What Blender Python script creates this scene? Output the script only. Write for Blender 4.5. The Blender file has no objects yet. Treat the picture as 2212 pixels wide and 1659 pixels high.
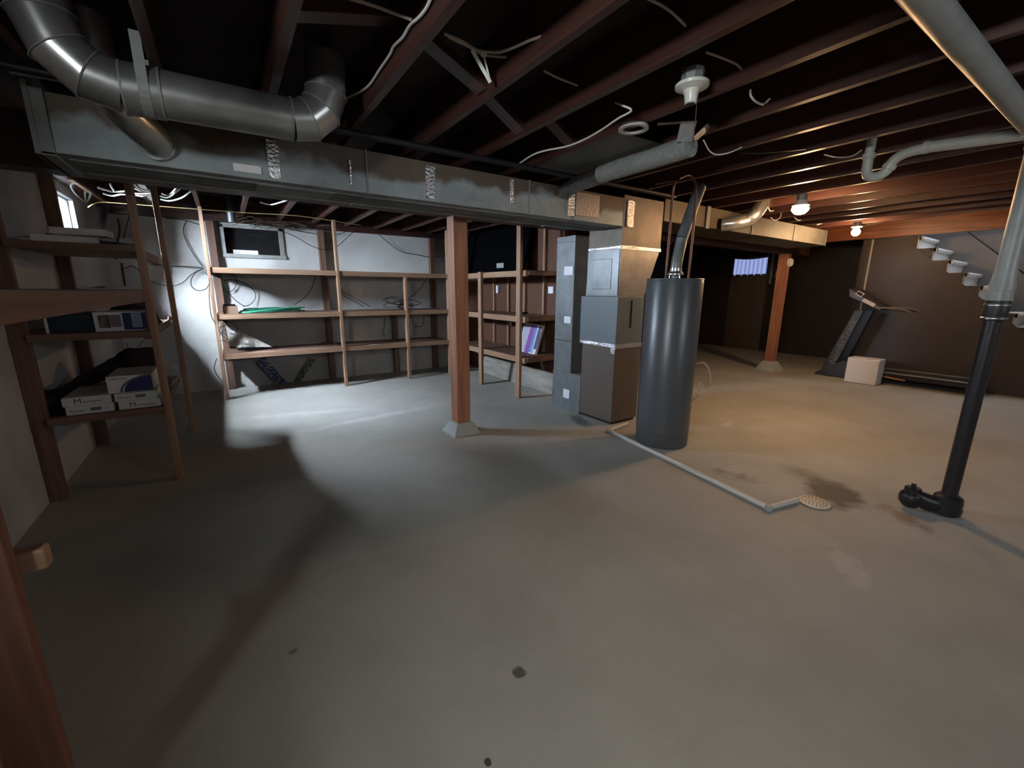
import bpy, math, random
from mathutils import Vector, Matrix, Quaternion

# ------------------------------------------------------------------ camera
C = bpy.context.scene.collection
SC = bpy.context.scene
PI = math.pi
cam_d = bpy.data.cameras.new('camera'); cam = bpy.data.objects.new('camera', cam_d); C.objects.link(cam)
SC.camera = cam
yaw, pitch, roll, FPX = math.radians(33.95), math.radians(12.57), math.radians(.37), 904.6
cam_d.sensor_fit = 'HORIZONTAL'; cam_d.sensor_width = 36.0; cam_d.lens = 36.0 * FPX / 2212.0
cam_d.clip_start = .02; cam_d.clip_end = 60
fw = Vector((math.sin(yaw)*math.cos(pitch), math.cos(yaw)*math.cos(pitch), -math.sin(pitch)))
rt = Vector((math.cos(yaw), -math.sin(yaw), 0)); up = rt.cross(fw)
r2 = rt*math.cos(roll) + up*math.sin(roll); u2 = up*math.cos(roll) - rt*math.sin(roll)
M = Matrix((r2, u2, -fw)).transposed().to_4x4(); M.translation = (0, 0, 1.4)
cam.matrix_world = M

# ------------------------------------------------------------------ world, colour, daylight
w = bpy.data.worlds.new('world'); SC.world = w; w.use_nodes = True
bg = w.node_tree.nodes['Background']; bg.inputs[0].default_value = (.55, .72, 1, 1); bg.inputs[1].default_value = .012
SC.view_settings.view_transform = 'Standard'; SC.view_settings.look = 'None'
SC.view_settings.exposure = 0.0; SC.view_settings.gamma = 1.0; SC.view_settings.use_curve_mapping = False
SC.cycles.use_denoising = True
SC.cycles.max_bounces = 8; SC.cycles.diffuse_bounces = 5; SC.cycles.sample_clamp_indirect = 4

def area(name, loc, to, sx, sy, watts, col):
    l = bpy.data.lights.new(name, 'AREA'); l.shape = 'RECTANGLE'; l.size = sx; l.size_y = sy; l.energy = watts; l.color = col
    o = bpy.data.objects.new(name, l); C.objects.link(o); o.location = loc
    d = Vector(to) - Vector(loc); o.rotation_euler = d.to_track_quat('-Z', 'Y').to_euler(); return o
# daylight arriving through the high basement windows (each lamp sits just outside its pane; the rear one is added fill)
area('daylight_left_window', (-2.85, 5.8, 3.45), (-1.2, 5.8, 2.1), 6.2, 1.9, 43000, (.72, .85, 1))
area('daylight_left_well', (-1.96, 5.72, 2.2), (-1.2, 5.72, 2.05), 1.9, .7, 2100, (.72, .85, 1))
area('daylight_left_front_window', (-2.75, .25, 3.35), (-1.2, .15, 2.1), 2.4, 1.5, 750, (.98, .97, .88))
area('daylight_left_front_well', (-1.36, .15, 2.05), (2.5, 1.9, .9), .62, .34, 130, (.90, .94, .95))
area('rear_fill', (3.0, -2.86, 2.05), (2.0, 0, .6), .66, .34, 45, (.86, .92, 1))  # added fill light from behind the camera, cool and weak
area('daylight_stairs', (9.5, 1.2, 3.6), (9.5, 1.3, 1.0), .8, 1.6, 16, (.92, .94, 1))

# ------------------------------------------------------------------ mesh helpers
class MB:
    def __init__(s): s.v = []; s.f = []
    def add(s, vs, fs):
        n = len(s.v); s.v += [tuple(v) for v in vs]; s.f += [tuple(i+n for i in f) for f in fs]; return s
    def box(s, x0, x1, y0, y1, z0, z1, M=None):
        vs = [Vector((x, y, z)) for z in (z0, z1) for y in (y0, y1) for x in (x0, x1)]
        if M is not None: vs = [M @ v for v in vs]
        return s.add(vs, [(0,2,3,1),(4,5,7,6),(0,1,5,4),(2,6,7,3),(0,4,6,2),(1,3,7,5)])
    def hexa(s, lo, hi):          # two matching quads
        return s.add(list(lo)+list(hi), [(3,2,1,0),(4,5,6,7),(0,1,5,4),(1,2,6,5),(2,3,7,6),(3,0,4,7)])
    def bar(s, a, b, wd, ht, side=None):
        a, b = Vector(a), Vector(b); d = (b-a).normalized()
        sd = Vector(side) if side else Vector((0,0,1)).cross(d)
        if sd.length < 1e-4: sd = Vector((1,0,0))
        sd = (sd - d*sd.dot(d)).normalized(); un = d.cross(sd)
        q = [sd*x*wd/2 + un*y*ht/2 for x, y in ((-1,-1),(1,-1),(1,1),(-1,1))]
        return s.hexa([a+k for k in q], [b+k for k in q])
    def tube(s, pts, r, n=10, cap=True, smooth=0):
        pts = [Vector(p) for p in pts]
        if smooth: pts = catmull(pts, smooth)
        rs = r if isinstance(r, (list, tuple)) else [r]*len(pts)
        t0 = (pts[1]-pts[0]).normalized()
        nx = t0.cross(Vector((0,0,1)));  nx = nx.normalized() if nx.length > 1e-3 else Vector((1,0,0))
        rings = []
        for i, p in enumerate(pts):
            t = (pts[min(i+1, len(pts)-1)] - pts[max(i-1, 0)])
            t = t.normalized() if t.length > 1e-9 else t0
            q = t0.rotation_difference(t); nx = q @ nx; nx = (nx - t*nx.dot(t)).normalized(); t0 = t
            by = t.cross(nx)
            rings.append([p + (nx*math.cos(2*PI*k/n) + by*math.sin(2*PI*k/n))*rs[i] for k in range(n)])
        vs = [v for r_ in rings for v in r_]; fs = []
        for i in range(len(pts)-1):
            for k in range(n):
                a, b = i*n+k, i*n+(k+1) % n
                fs.append((a, b, b+n, a+n))
        if cap: fs.append(tuple(range(n))[::-1]); fs.append(tuple((len(pts)-1)*n+k for k in range(n)))
        return s.add(vs, fs)
    def lathe(s, prof, c=(0,0,0), n=32, M=None):      # prof: (r, z)
        vs = []; fs = []
        for r, z in prof:
            for k in range(n):
                v = Vector((r*math.cos(2*PI*k/n), r*math.sin(2*PI*k/n), z))
                if M is not None: v = M @ v
                vs.append(v + Vector(c))
        for i in range(len(prof)-1):
            for k in range(n):
                a, b = i*n+k, i*n+(k+1) % n
                fs.append((a, b, b+n, a+n))
        fs.append(tuple(range(n))[::-1]); fs.append(tuple((len(prof)-1)*n+k for k in range(n)))
        return s.add(vs, fs)
    def prism(s, poly, ax, a, b):          # poly in the two other axes, extruded a..b along ax
        def P(u, v, t): return {'x': (t, u, v), 'y': (u, t, v), 'z': (u, v, t)}[ax]
        n = len(poly); vs = [P(u, v, a) for u, v in poly] + [P(u, v, b) for u, v in poly]
        fs = [tuple(range(n))[::-1], tuple(range(n, 2*n))] + [(i, (i+1) % n, (i+1) % n+n, i+n) for i in range(n)]
        return s.add(vs, fs)
    def ring(s, c, ro, ri, h, n=40):
        vs = []; fs = []
        for k in range(n):
            a = 2*PI*k/n; ca, sa = math.cos(a), math.sin(a)
            for r, z in ((ro, 0), (ro, h*.6), (ro-h*.3, h), (ri+h*.3, h), (ri, h*.6), (ri, 0)):
                vs.append((c[0]+r*ca, c[1]+r*sa, c[2]+z))
        for k in range(n):
            for j in range(6):
                a, b = k*6+j, k*6+(j+1) % 6; k2 = ((k+1) % n)*6
                fs.append((a, b, k2+(j+1) % 6, k2+j))
        return s.add(vs, fs)

def catmull(p, n):
    q = [p[0]*2-p[1]] + p + [p[-1]*2-p[-2]]; out = []
    for i in range(1, len(q)-2):
        a, b, c, d = q[i-1:i+3]
        for k in range(n):
            t = k/n
            out.append(.5*((2*b)+(c-a)*t+(2*a-5*b+4*c-d)*t*t+(3*b-a-3*c+d)*t**3))
    out.append(p[-1]); return out

def tag(o, label=None, cat=None, group=None, kind=None):
    if label: o['label'] = label
    if cat: o['category'] = cat
    if group: o['group'] = group
    if kind: o['kind'] = kind
    return o

def thing(name, loc, label, cat, group=None):
    o = bpy.data.objects.new(name, None); C.objects.link(o); o.location = loc; o.empty_display_size = .1
    return tag(o, label, cat, group)

def obj(name, mb, mat, parent=None, bev=0, smooth=False, label=None):
    me = bpy.data.meshes.new(name); me.from_pydata(mb.v, [], mb.f); me.update(); me.materials.append(mat)
    import bmesh
    bm = bmesh.new(); bm.from_mesh(me); bmesh.ops.recalc_face_normals(bm, faces=bm.faces); bm.to_mesh(me); bm.free()
    o = bpy.data.objects.new(name, me); C.objects.link(o)
    if bev:
        m = o.modifiers.new('bevel', 'BEVEL'); m.width = bev; m.segments = 2; m.limit_method = 'ANGLE'; m.angle_limit = .6
    if smooth:
        me.shade_smooth() if hasattr(me, 'shade_smooth') else None
        for p in me.polygons: p.use_smooth = True
        if smooth != 'all':
            me.set_sharp_from_angle(angle=math.radians(38))
    if parent is not None:
        o.parent = parent; T = parent.location if parent.type == 'EMPTY' else Vector((0,0,0))
        o.matrix_parent_inverse = Matrix.Translation(-T)
    if label: o['label'] = label
    return o

def struct(name, mb, mat, bev=0, label=None):
    o = obj(name, mb, mat, bev=bev); o['kind'] = 'structure'
    if label: o['label'] = label
    return o

def single(name, mb, mat, label, cat, group=None, bev=0, smooth=False):
    return tag(obj(name, mb, mat, bev=bev, smooth=smooth), label, cat, group)

def lettering(name, txt, size, origin, xdir, ydir, mat, parent, depth=.0006):
    cu = bpy.data.curves.new(name, 'FONT'); cu.body = txt; cu.size = size; cu.extrude = depth; cu.align_x = 'CENTER'; cu.align_y = 'CENTER'
    cu.materials.append(mat)
    tmp = bpy.data.objects.new('tmp', cu); C.objects.link(tmp)
    me = bpy.data.meshes.new_from_object(tmp.evaluated_get(bpy.context.evaluated_depsgraph_get())); bpy.data.objects.remove(tmp)
    o = bpy.data.objects.new(name, me); C.objects.link(o)
    x = Vector(xdir).normalized(); y = Vector(ydir); y = (y - x*y.dot(x)).normalized(); z = x.cross(y)
    m = Matrix((x, y, z)).transposed().to_4x4(); m.translation = Vector(origin)
    T = parent.location if parent.type == 'EMPTY' else Vector((0,0,0))
    o.parent = parent; o.matrix_parent_inverse = Matrix.Translation(-T); o.matrix_basis = m
    return o

# ------------------------------------------------------------------ materials
def mat(name, col, rough=.6, metal=0, noise=None, bump=0, bscale=40, spec=None, scale=(1,1,1), emit=None):
    """noise = (scale, colour2, low, high) mixes a second colour in through noise"""
    m = bpy.data.materials.new(name); m.use_nodes = True; nt = m.node_tree; N = nt.nodes; L = nt.links
    b = N['Principled BSDF']; b.inputs['Base Color'].default_value = (*col, 1); b.inputs['Roughness'].default_value = rough
    b.inputs['Metallic'].default_value = metal
    if spec is not None: b.inputs['Specular IOR Level'].default_value = spec
    if noise or bump:
        tc = N.new('ShaderNodeTexCoord'); mp = N.new('ShaderNodeMapping'); mp.inputs['Scale'].default_value = scale
        L.new(tc.outputs['Object'], mp.inputs['Vector'])
    if noise:
        n = N.new('ShaderNodeTexNoise'); n.inputs['Scale'].default_value = noise[0]; n.inputs['Detail'].default_value = 6; n.inputs['Roughness'].default_value = .62
        L.new(mp.outputs[0], n.inputs['Vector'])
        r = N.new('ShaderNodeValToRGB'); r.color_ramp.elements[0].position = noise[2]; r.color_ramp.elements[1].position = noise[3]
        r.color_ramp.elements[0].color = (*col, 1); r.color_ramp.elements[1].color = (*noise[1], 1)
        L.new(n.outputs['Fac'], r.inputs['Fac']); L.new(r.outputs['Color'], b.inputs['Base Color'])
        m['ramp'] = r.name
    if bump:
        n2 = N.new('ShaderNodeTexNoise'); n2.inputs['Scale'].default_value = bscale; n2.inputs['Detail'].default_value = 4
        L.new(mp.outputs[0], n2.inputs['Vector'])
        bp = N.new('ShaderNodeBump'); bp.inputs['Strength'].default_value = bump; bp.inputs['Distance'].default_value = .01
        L.new(n2.outputs['Fac'], bp.inputs['Height']); L.new(bp.outputs[0], b.inputs['Normal'])
    if emit:
        b.inputs['Emission Color'].default_value = (*emit[0], 1); b.inputs['Emission Strength'].default_value = emit[1]
    return m

def mixin(m, fac_nodes, col2, rough2=None):
    """blend colour col2 into the base colour where fac_nodes(N, L) -> socket is 1"""
    nt = m.node_tree; N = nt.nodes; L = nt.links; b = N['Principled BSDF']
    mx = N.new('ShaderNodeMix'); mx.data_type = 'RGBA'
    s = b.inputs['Base Color']
    if s.is_linked: L.new(s.links[0].from_socket, mx.inputs['A'])
    else: mx.inputs['A'].default_value = s.default_value
    mx.inputs['B'].default_value = (*col2, 1)
    f = fac_nodes(N, L); L.new(f, mx.inputs['Factor']); L.new(mx.outputs['Result'], b.inputs['Base Color'])
    return m

def spot(cx, cy, rx, ry, rot=0, soft=.35, nscale=6, namp=.5, gain=1.0):
    """an irregular patch on the ground around cx, cy"""
    def f(N, L):
        tc = N.new('ShaderNodeTexCoord'); mp = N.new('ShaderNodeMapping'); mp.vector_type = 'TEXTURE'
        mp.inputs['Location'].default_value = (cx, cy, 0); mp.inputs['Rotation'].default_value = (0, 0, rot); mp.inputs['Scale'].default_value = (rx, ry, 1)
        L.new(tc.outputs['Object'], mp.inputs['Vector'])
        ln = N.new('ShaderNodeVectorMath'); ln.operation = 'LENGTH'; L.new(mp.outputs[0], ln.inputs[0])
        n = N.new('ShaderNodeTexNoise'); n.inputs['Scale'].default_value = nscale; n.inputs['Detail'].default_value = 5; L.new(tc.outputs['Object'], n.inputs['Vector'])
        a = N.new('ShaderNodeMath'); a.operation = 'MULTIPLY_ADD'; L.new(n.outputs['Fac'], a.inputs[0]); a.inputs[1].default_value = -2*namp; a.inputs[2].default_value = 1+namp
        d = N.new('ShaderNodeMath'); d.operation = 'SUBTRACT'; L.new(a.outputs[0], d.inputs[0]); L.new(ln.outputs['Value'], d.inputs[1])
        g = N.new('ShaderNodeMath'); g.operation = 'MULTIPLY'; g.use_clamp = True; L.new(d.outputs[0], g.inputs[0]); g.inputs[1].default_value = 1/soft
        h = N.new('ShaderNodeMath'); h.operation = 'MULTIPLY'; L.new(g.outputs[0], h.inputs[0]); h.inputs[1].default_value = gain
        return h.outputs[0]
    return f

floor_m = mat('concrete_floor', (.36, .352, .315), .62, 0, (1.3, (.455, .445, .405), .35, .7), .25, 60)
mixin(floor_m, spot(3.45, 1.0, .30, .20, .6, .5, 7, .6, .85), (.06, .045, .035))
mixin(floor_m, spot(3.62, 1.25, .16, .30, -.5, .8, 6, .6, .5), (.10, .08, .06))
mixin(floor_m, spot(3.1, 3.25, .28, .10, 1.2, .5, 9, .6, .75), (.07, .07, .07))
mixin(floor_m, spot(3.15, 1.55, .10, .22, .3, .6, 12, .9, .5), (.12, .09, .07))
mixin(floor_m, spot(3.45, .62, .22, .10, .9, .7, 14, .8, .6), (.20, .09, .035))
mixin(floor_m, spot(2.55, .62, .22, .08, .6, .5, 14, 1.1, .6), (.55, .52, .49))
mixin(floor_m, spot(3.2, 1.6, .20, .07, .4, .5, 16, 1.1, .3), (.55, .52, .48))
mixin(floor_m, spot(4.4, 2.3, .22, .05, .2, .5, 12, .9, .5), (.60, .57, .5))
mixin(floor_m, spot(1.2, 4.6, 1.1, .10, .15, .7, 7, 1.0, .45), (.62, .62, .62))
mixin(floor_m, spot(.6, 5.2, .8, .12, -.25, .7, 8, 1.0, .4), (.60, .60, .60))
mixin(floor_m, spot(.755, 1.06, .028, .03, 0, .3, 40, .5, .8), (.05, .04, .035))
mixin(floor_m, spot(.50, .86, .012, .016, 0, .3, 40, .5, .9), (.03, .025, .02))
mixin(floor_m, spot(.06, 1.63, .02, .012, 0, .3, 40, .5, .6), (.05, .045, .04))

wall_m = mat('painted_block_wall', (.64, .63, .60), .75, 0, (2.2, (.53, .52, .50), .4, .75), .35, 22)
wallL_m = mat('painted_block_wall_side', (.60, .62, .63), .75, 0, (2.0, (.44, .45, .45), .35, .7), .35, 22)
dark_m = mat('dark_brown_wall_paint', (.032, .022, .018), .6, 0, (3, (.022, .015, .013), .4, .7), .15, 30)
stairp_m = mat('stair_side_paint', (.038, .026, .021), .55, 0, (3, (.03, .021, .017), .4, .7), .1, 30)
grayw_m = mat('grey_stairwell_paint', (.19, .19, .20), .7, 0, None, .1, 30)
deck_m = mat('stained_subfloor', (.018, .008, .006), .8, 0, (4, (.035, .014, .010), .4, .7))

def lumber(name, c1, c2, ax, rough=.6, bump=.15, sc=14, lo=.32, hi=.68):
    s = {'x': (.05, 1, 1), 'y': (1, .05, 1), 'z': (1, 1, .05)}[ax]
    return mat(name, c1, rough, 0, (sc*2.2, c2, lo, hi), bump, sc*5, scale=s)
W = {a: lumber('pine_lumber_'+a, (.40, .25, .155), (.27, .15, .09), a) for a in 'xyz'}
WO = {a: lumber('old_pine_'+a, (.22, .125, .085), (.12, .06, .042), a) for a in 'xyz'}
WP = lumber('timber_post_wood', (.46, .21, .12), (.25, .095, .052), 'z')
WR = lumber('red_stud_wood', (.24, .09, .055), (.13, .045, .03), 'z')
joist_m = lumber('stained_joist', (.078, .032, .025), (.042, .018, .014), 'y', .4, .08)
beam_m = lumber('stained_beam', (.065, .024, .018), (.03, .012, .010), 'x', .45)
header_m = lumber('orange_header_wood', (.34, .12, .05), (.13, .04, .02), 'y', .4)
panelb_m = mat('brown_panel_back', (.135, .055, .03), .7, 0, (3, (.09, .036, .02), .35, .7), .1, 30, scale=(1, 1, .3))
white_plank = mat('whitewashed_plank', (.42, .39, .35), .8, 0, (9, (.24, .21, .185), .35, .65), .3, 30, scale=(1, .2, 1))

def galv(name, col=(.36, .39, .40), rough=.42, metal=.75, rust=None):
    m = mat(name, col, rough, metal, (5, tuple(c*.62 for c in col), .35, .72), .08, 12)
    if rust:
        def f(N, L):
            tc = N.new('ShaderNodeTexCoord'); sp = N.new('ShaderNodeSeparateXYZ'); L.new(tc.outputs['Object'], sp.inputs[0])
            n = N.new('ShaderNodeTexNoise'); n.inputs['Scale'].default_value = 3.5; n.inputs['Detail'].default_value = 7; L.new(tc.outputs['Object'], n.inputs['Vector'])
            a = N.new('ShaderNodeMath'); a.operation = 'MULTIPLY_ADD'; L.new(n.outputs['Fac'], a.inputs[0]); a.inputs[1].default_value = .36; L.new(sp.outputs['Z'], a.inputs[2])
            g = N.new('ShaderNodeMapRange'); L.new(a.outputs[0], g.inputs['Value']); g.inputs['From Min'].default_value = rust; g.inputs['From Max'].default_value = rust+.05
            h = N.new('ShaderNodeMath'); h.operation = 'MULTIPLY'; L.new(g.outputs[0], h.inputs[0]); h.inputs[1].default_value = .85
            return h.outputs[0]
        mixin(m, f, (.105, .058, .026))
    return m
duct_m = galv('weathered_duct_metal', (.38, .43, .44), .5, .35, rust=2.30)
duct2_m = galv('weathered_dimmed_duct_metal', (.21, .20, .175), .55, .2)
def left_stain_dim(N, L):
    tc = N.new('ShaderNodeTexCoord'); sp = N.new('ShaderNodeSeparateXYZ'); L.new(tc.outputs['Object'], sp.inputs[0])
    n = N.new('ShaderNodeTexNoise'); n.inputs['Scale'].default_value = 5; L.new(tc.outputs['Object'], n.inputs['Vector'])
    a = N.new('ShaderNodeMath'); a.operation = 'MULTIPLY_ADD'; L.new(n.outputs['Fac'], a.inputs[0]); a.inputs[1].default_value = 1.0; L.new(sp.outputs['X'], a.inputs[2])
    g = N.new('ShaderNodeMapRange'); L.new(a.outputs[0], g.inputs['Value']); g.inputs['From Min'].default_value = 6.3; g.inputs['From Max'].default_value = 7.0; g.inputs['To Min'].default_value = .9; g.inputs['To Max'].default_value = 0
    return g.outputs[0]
mixin(duct2_m, left_stain_dim, (.05, .036, .018))  # left end darker: stained metal, plus weaker bulb light put into the colour
trans_m = galv('transition_metal', (.19, .16, .13), .5, .3)
round_m = galv('round_duct_metal', (.60, .62, .61), .3, .85)
newm = galv('new_sheet_metal', (.27, .29, .31), .4, .55)
plen_m = galv('plenum_sheet_metal', (.42, .40, .37), .42, .5)
foil_m = mat('foil_tape', (.78, .78, .80), .22, .9, None, 1.0, 55)
strapm = galv('hanger_strap_metal', (.30, .32, .31), .6, .4)
cabB = mat('furnace_cabinet_paint', (.125, .10, .082), .5, 0, (30, (.11, .088, .072), .3, .7))
cabG = mat('furnace_grey_panel', (.17, .20, .22), .45, .15, (40, (.15, .18, .20), .3, .7))
heat_m = mat('grey_tank_enamel', (.105, .112, .122), .32, .15, (60, (.09, .098, .107), .3, .7), .05, 200)
heat2_m = mat('grey_tank_base', (.085, .092, .10), .4, .1)
pvc_m = mat('grey_white_pvc', (.50, .50, .46), .4, 0, (6, (.40, .39, .35), .35, .75))
paintp_m = mat('grey_painted_pipe', (.30, .315, .30), .4, 0, (7, (.22, .23, .215), .35, .75), .1, 20)
iron_m = mat('black_cast_iron', (.022, .020, .022), .35, .2, None, .2, 60)
blackp_m = mat('black_iron_gas_pipe', (.018, .016, .02), .5, .4)
steel_m = mat('bright_steel', (.6, .6, .6), .25, 1)
copper_m = mat('tarnished_copper', (.16, .07, .05), .42, .7, (20, (.09, .045, .035), .35, .7))
porc_m = mat('white_porcelain', (.72, .72, .66), .3)
plast_m = mat('white_plastic', (.72, .70, .68), .4)
nm_m = mat('cream_cable_sheath', (.55, .47, .40), .5)
nmw_m = mat('white_cable_sheath', (.86, .86, .82), .45)
yel_m = mat('yellowed_cable_sheath', (.48, .38, .17), .5)
blk_m = mat('black_cable_rubber', (.012, .012, .014), .5)
blkpl_m = mat('black_plastic', (.010, .010, .012), .3)
conc_m = mat('footing_concrete', (.42, .45, .43), .85, 0, (9, (.33, .36, .345), .35, .7), .4, 40)
carpet_m = mat('cream_stair_carpet', (.78, .76, .72), .95, 0, (60, (.62, .60, .57), .3, .7), .6, 250)
rug_m = mat('dark_carpet_offcut', (.045, .043, .045), .95, 0, (80, (.03, .028, .03), .3, .7), .6, 250)
card_m = mat('white_carton', (.74, .78, .75), .7, 0, (8, (.64, .68, .65), .35, .75))
card2_m = mat('white_carton_light', (.76, .78, .78), .6)
brownc_m = mat('brown_cardboard', (.33, .21, .15), .8)
ink_m = mat('grey_print', (.13, .15, .17), .6)
blue_m = mat('navy_print', (.025, .035, .13), .5)
dkblue_m = mat('dark_teal_carton', (.008, .024, .045), .5)
hose_m = mat('green_garden_hose', (.07, .50, .27), .3)
hose2_m = mat('dark_green_garden_hose', (.02, .13, .085), .4)
bulb_m = mat('lit_bulb_glass', (1, .85, .6), .4, emit=((1, .60, .30), 560))
lens_m = mat('lit_lens_glass', (1, .85, .6), .4, emit=((1, .58, .28), 430))

def glass(name, col=(1,1,1), refl=.1):
    m = bpy.data.materials.new(name); m.use_nodes = True; N = m.node_tree.nodes; L = m.node_tree.links
    N.clear(); o = N.new('ShaderNodeOutputMaterial'); t = N.new('ShaderNodeBsdfTransparent'); g = N.new('ShaderNodeBsdfGlossy'); x = N.new('ShaderNodeMixShader')
    t.inputs[0].default_value = (*col, 1); g.inputs['Roughness'].default_value = .08; x.inputs[0].default_value = refl
    L.new(t.outputs[0], x.inputs[1]); L.new(g.outputs[0], x.inputs[2]); L.new(x.outputs[0], o.inputs[0]); return m
pane_m = glass('window_glass')
frame_m = mat('pale_window_frame', (.36, .37, .34), .6, 0, (12, (.24, .25, .23), .35, .7))

# ------------------------------------------------------------------ room shell
X0, X1, Y0, Y1, ZC = -1.13, 10.8, -2.6, 7.12, 2.575
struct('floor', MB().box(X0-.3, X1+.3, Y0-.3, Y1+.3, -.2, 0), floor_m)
def wall_with_hole(name, ax, a, b, lo, hi, z0, z1, holes, m):
    """wall a..b thick along ax, spanning lo..hi, with rectangular openings (u0,u1,z0,z1)"""
    mb = MB(); us = sorted([lo, hi] + [u for h in holes for u in h[:2]])
    def bx(u0, u1, q0, q1):
        if ax == 'x': mb.box(a, b, u0, u1, q0, q1)
        else: mb.box(u0, u1, a, b, q0, q1)
    for u0, u1 in zip(us[:-1], us[1:]):
        h = [k for k in holes if k[0] <= u0 and k[1] >= u1]
        if h: bx(u0, u1, z0, h[0][2]); bx(u0, u1, h[0][3], z1)
        else: bx(u0, u1, z0, z1)
    return struct(name, mb, m)
wall_with_hole('wall_left', 'x', X0-.12, X0, Y0-.3, Y1+.3, 0, ZC, [(-.2, .5, 1.9, 2.22), (5.38, 6.05, 1.93, 2.24)], wallL_m)
wall_with_hole('wall_back', 'y', Y1, Y1+.3, X0, 3.84, 0, ZC, [(.05, .78, 1.85, 2.24)], wall_m)
struct('wall_back_right', MB().box(3.84, X1+.3, Y1, Y1+.3, 0, ZC), dark_m, label='dark brown painted wall beyond the furnace')
wall_with_hole('wall_front', 'y', Y0-.3, Y0, X0-.3, X1+.3, 0, ZC, [(2.65, 3.35, 1.9, 2.22)], wall_m)
struct('wall_right', MB().box(X1, X1+.3, Y0-.3, Y1+.3, 0, 3.6), dark_m)
# ceiling: subfloor with the stair opening left out
struct('ceiling', MB().box(X0-.3, 8.96, Y0-.3, Y1+.3, ZC, ZC+.04).box(8.96, X1+.3, 2.8, Y1+.3, ZC, ZC+.04), deck_m)
struct('trim_1', MB().box(X0, X0+.09, Y0, Y1, 2.34, ZC), beam_m, label='dark sill plate along the top of the left wall')
struct('trim_2', MB().box(X0+.09, 3.7, Y1-.09, Y1, 2.27, ZC), beam_m, label='dark sill plate along the top of the back wall')
# brown partition behind the side shelving: panel and studs
struct('wall_partition', MB().box(3.75, 3.84, 4.26, Y1, 0, 2.34), panelb_m, label='brown back of panelling closing off the far room')

# left window (lit)
def window(name, ax, at_, u0, u1, z0, z1, fmat, label, fr=.05, th=.05, inward=1):
    t = thing(name, (at_, (u0+u1)/2, z0) if ax == 'x' else ((u0+u1)/2, at_, z0), label, 'window'); t['kind'] = 'structure'
    mb = MB(); a, b = at_, at_+th
    def bx(p, q, r, s):
        if ax == 'x': mb.box(a, b, p, q, r, s)
        else: mb.box(p, q, a, b, r, s)
    bx(u0, u1, z0, z0+fr); bx(u0, u1, z1-fr, z1); bx(u0, u0+fr, z0+fr, z1-fr); bx(u1-fr, u1, z0+fr, z1-fr)
    obj('window_frame', mb, fmat, t, .004)
    mb = MB(); c = (a+b)/2
    if ax == 'x': mb.box(c-.003, c+.003, u0+fr, u1-fr, z0+fr, z1-fr)
    else: mb.box(u0+fr, u1-fr, c-.003, c+.003, z0+fr, z1-fr)
    obj('window_pane', mb, pane_m, t)
    return t
window('window_1', 'x', X0-.09, 5.38, 6.05, 1.93, 2.24, plast_m, 'small bright basement window high in the left wall', .018)
window('window_3', 'x', X0-.09, -.2, .5, 1.9, 2.22, frame_m, 'basement window in the left wall beside the photographer')
window('window_4', 'y', Y0-.2, 2.65, 3.35, 1.9, 2.22, frame_m, 'added window behind the photographer for fill light')  # unseen window, added as an opening for the rear fill lamp
struct('trim_10', MB().box(-2.05, -2.0, 4.3, 8.5, 1.6, 2.66).box(-2.0, -1.25, 4.3, 4.35, 1.6, 2.42).box(-2.0, -1.25, 8.45, 8.5, 1.6, 2.42).box(-2.0, -1.25, 4.35, 8.45, 1.55, 1.6), mat('window_well_paint', (.62, .66, .64), .8), label='pale window well outside the bright left window')
struct('trim_11', MB().box(-2.05, -2.0, -1.1, 1.6, 1.6, 2.66).box(-2.0, -1.25, -1.1, -1.05, 1.6, 2.42).box(-2.0, -1.25, 1.55, 1.6, 1.6, 2.42), mat('window_well_paint_front', (.5, .5, .5), .8), label='unseen window well added beside the photographer to block stray daylight')  # unseen well, added to block stray light from the other window's lamp
# back window: outer casing on the wall face, dark pane, slit of daylight under a dark cover outside
w2 = thing('window_2', (.42, Y1, 1.85), 'dark basement window in the back wall with a slit of daylight', 'window'); w2['kind'] = 'structure'
mb = MB().box(.02, .81, Y1-.03, Y1+.02, 1.82, 1.87).box(.03, .09, Y1-.02, Y1+.02, 1.87, 2.25).box(.74, .80, Y1-.02, Y1+.02, 1.87, 2.25).box(.03, .80, Y1-.02, Y1+.02, 2.21, 2.26)
obj('window_frame', mb, frame_m, w2, .004)
obj('window_pane', MB().box(.08, .75, Y1+.03, Y1+.036, 1.86, 2.22), glass('dark_window_glass', (.9, .9, .9), .12), w2)
obj('window_cover', MB().box(.05, .78, Y1+.10, Y1+.13, 1.935, 2.24).box(.47, .78, Y1+.10, Y1+.13, 1.85, 1.935).box(.05, .17, Y1+.10, Y1+.13, 1.85, 1.935), mat('black_window_cover', (.012, .012, .014), .8), w2)
obj('daylight_gap', MB().box(.10, .60, Y1+.16, Y1+.165, 1.83, 1.99), mat('sky_slit', (.8, .85, .95), .8, emit=((.80, .87, 1), 1.5)), w2)

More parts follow.
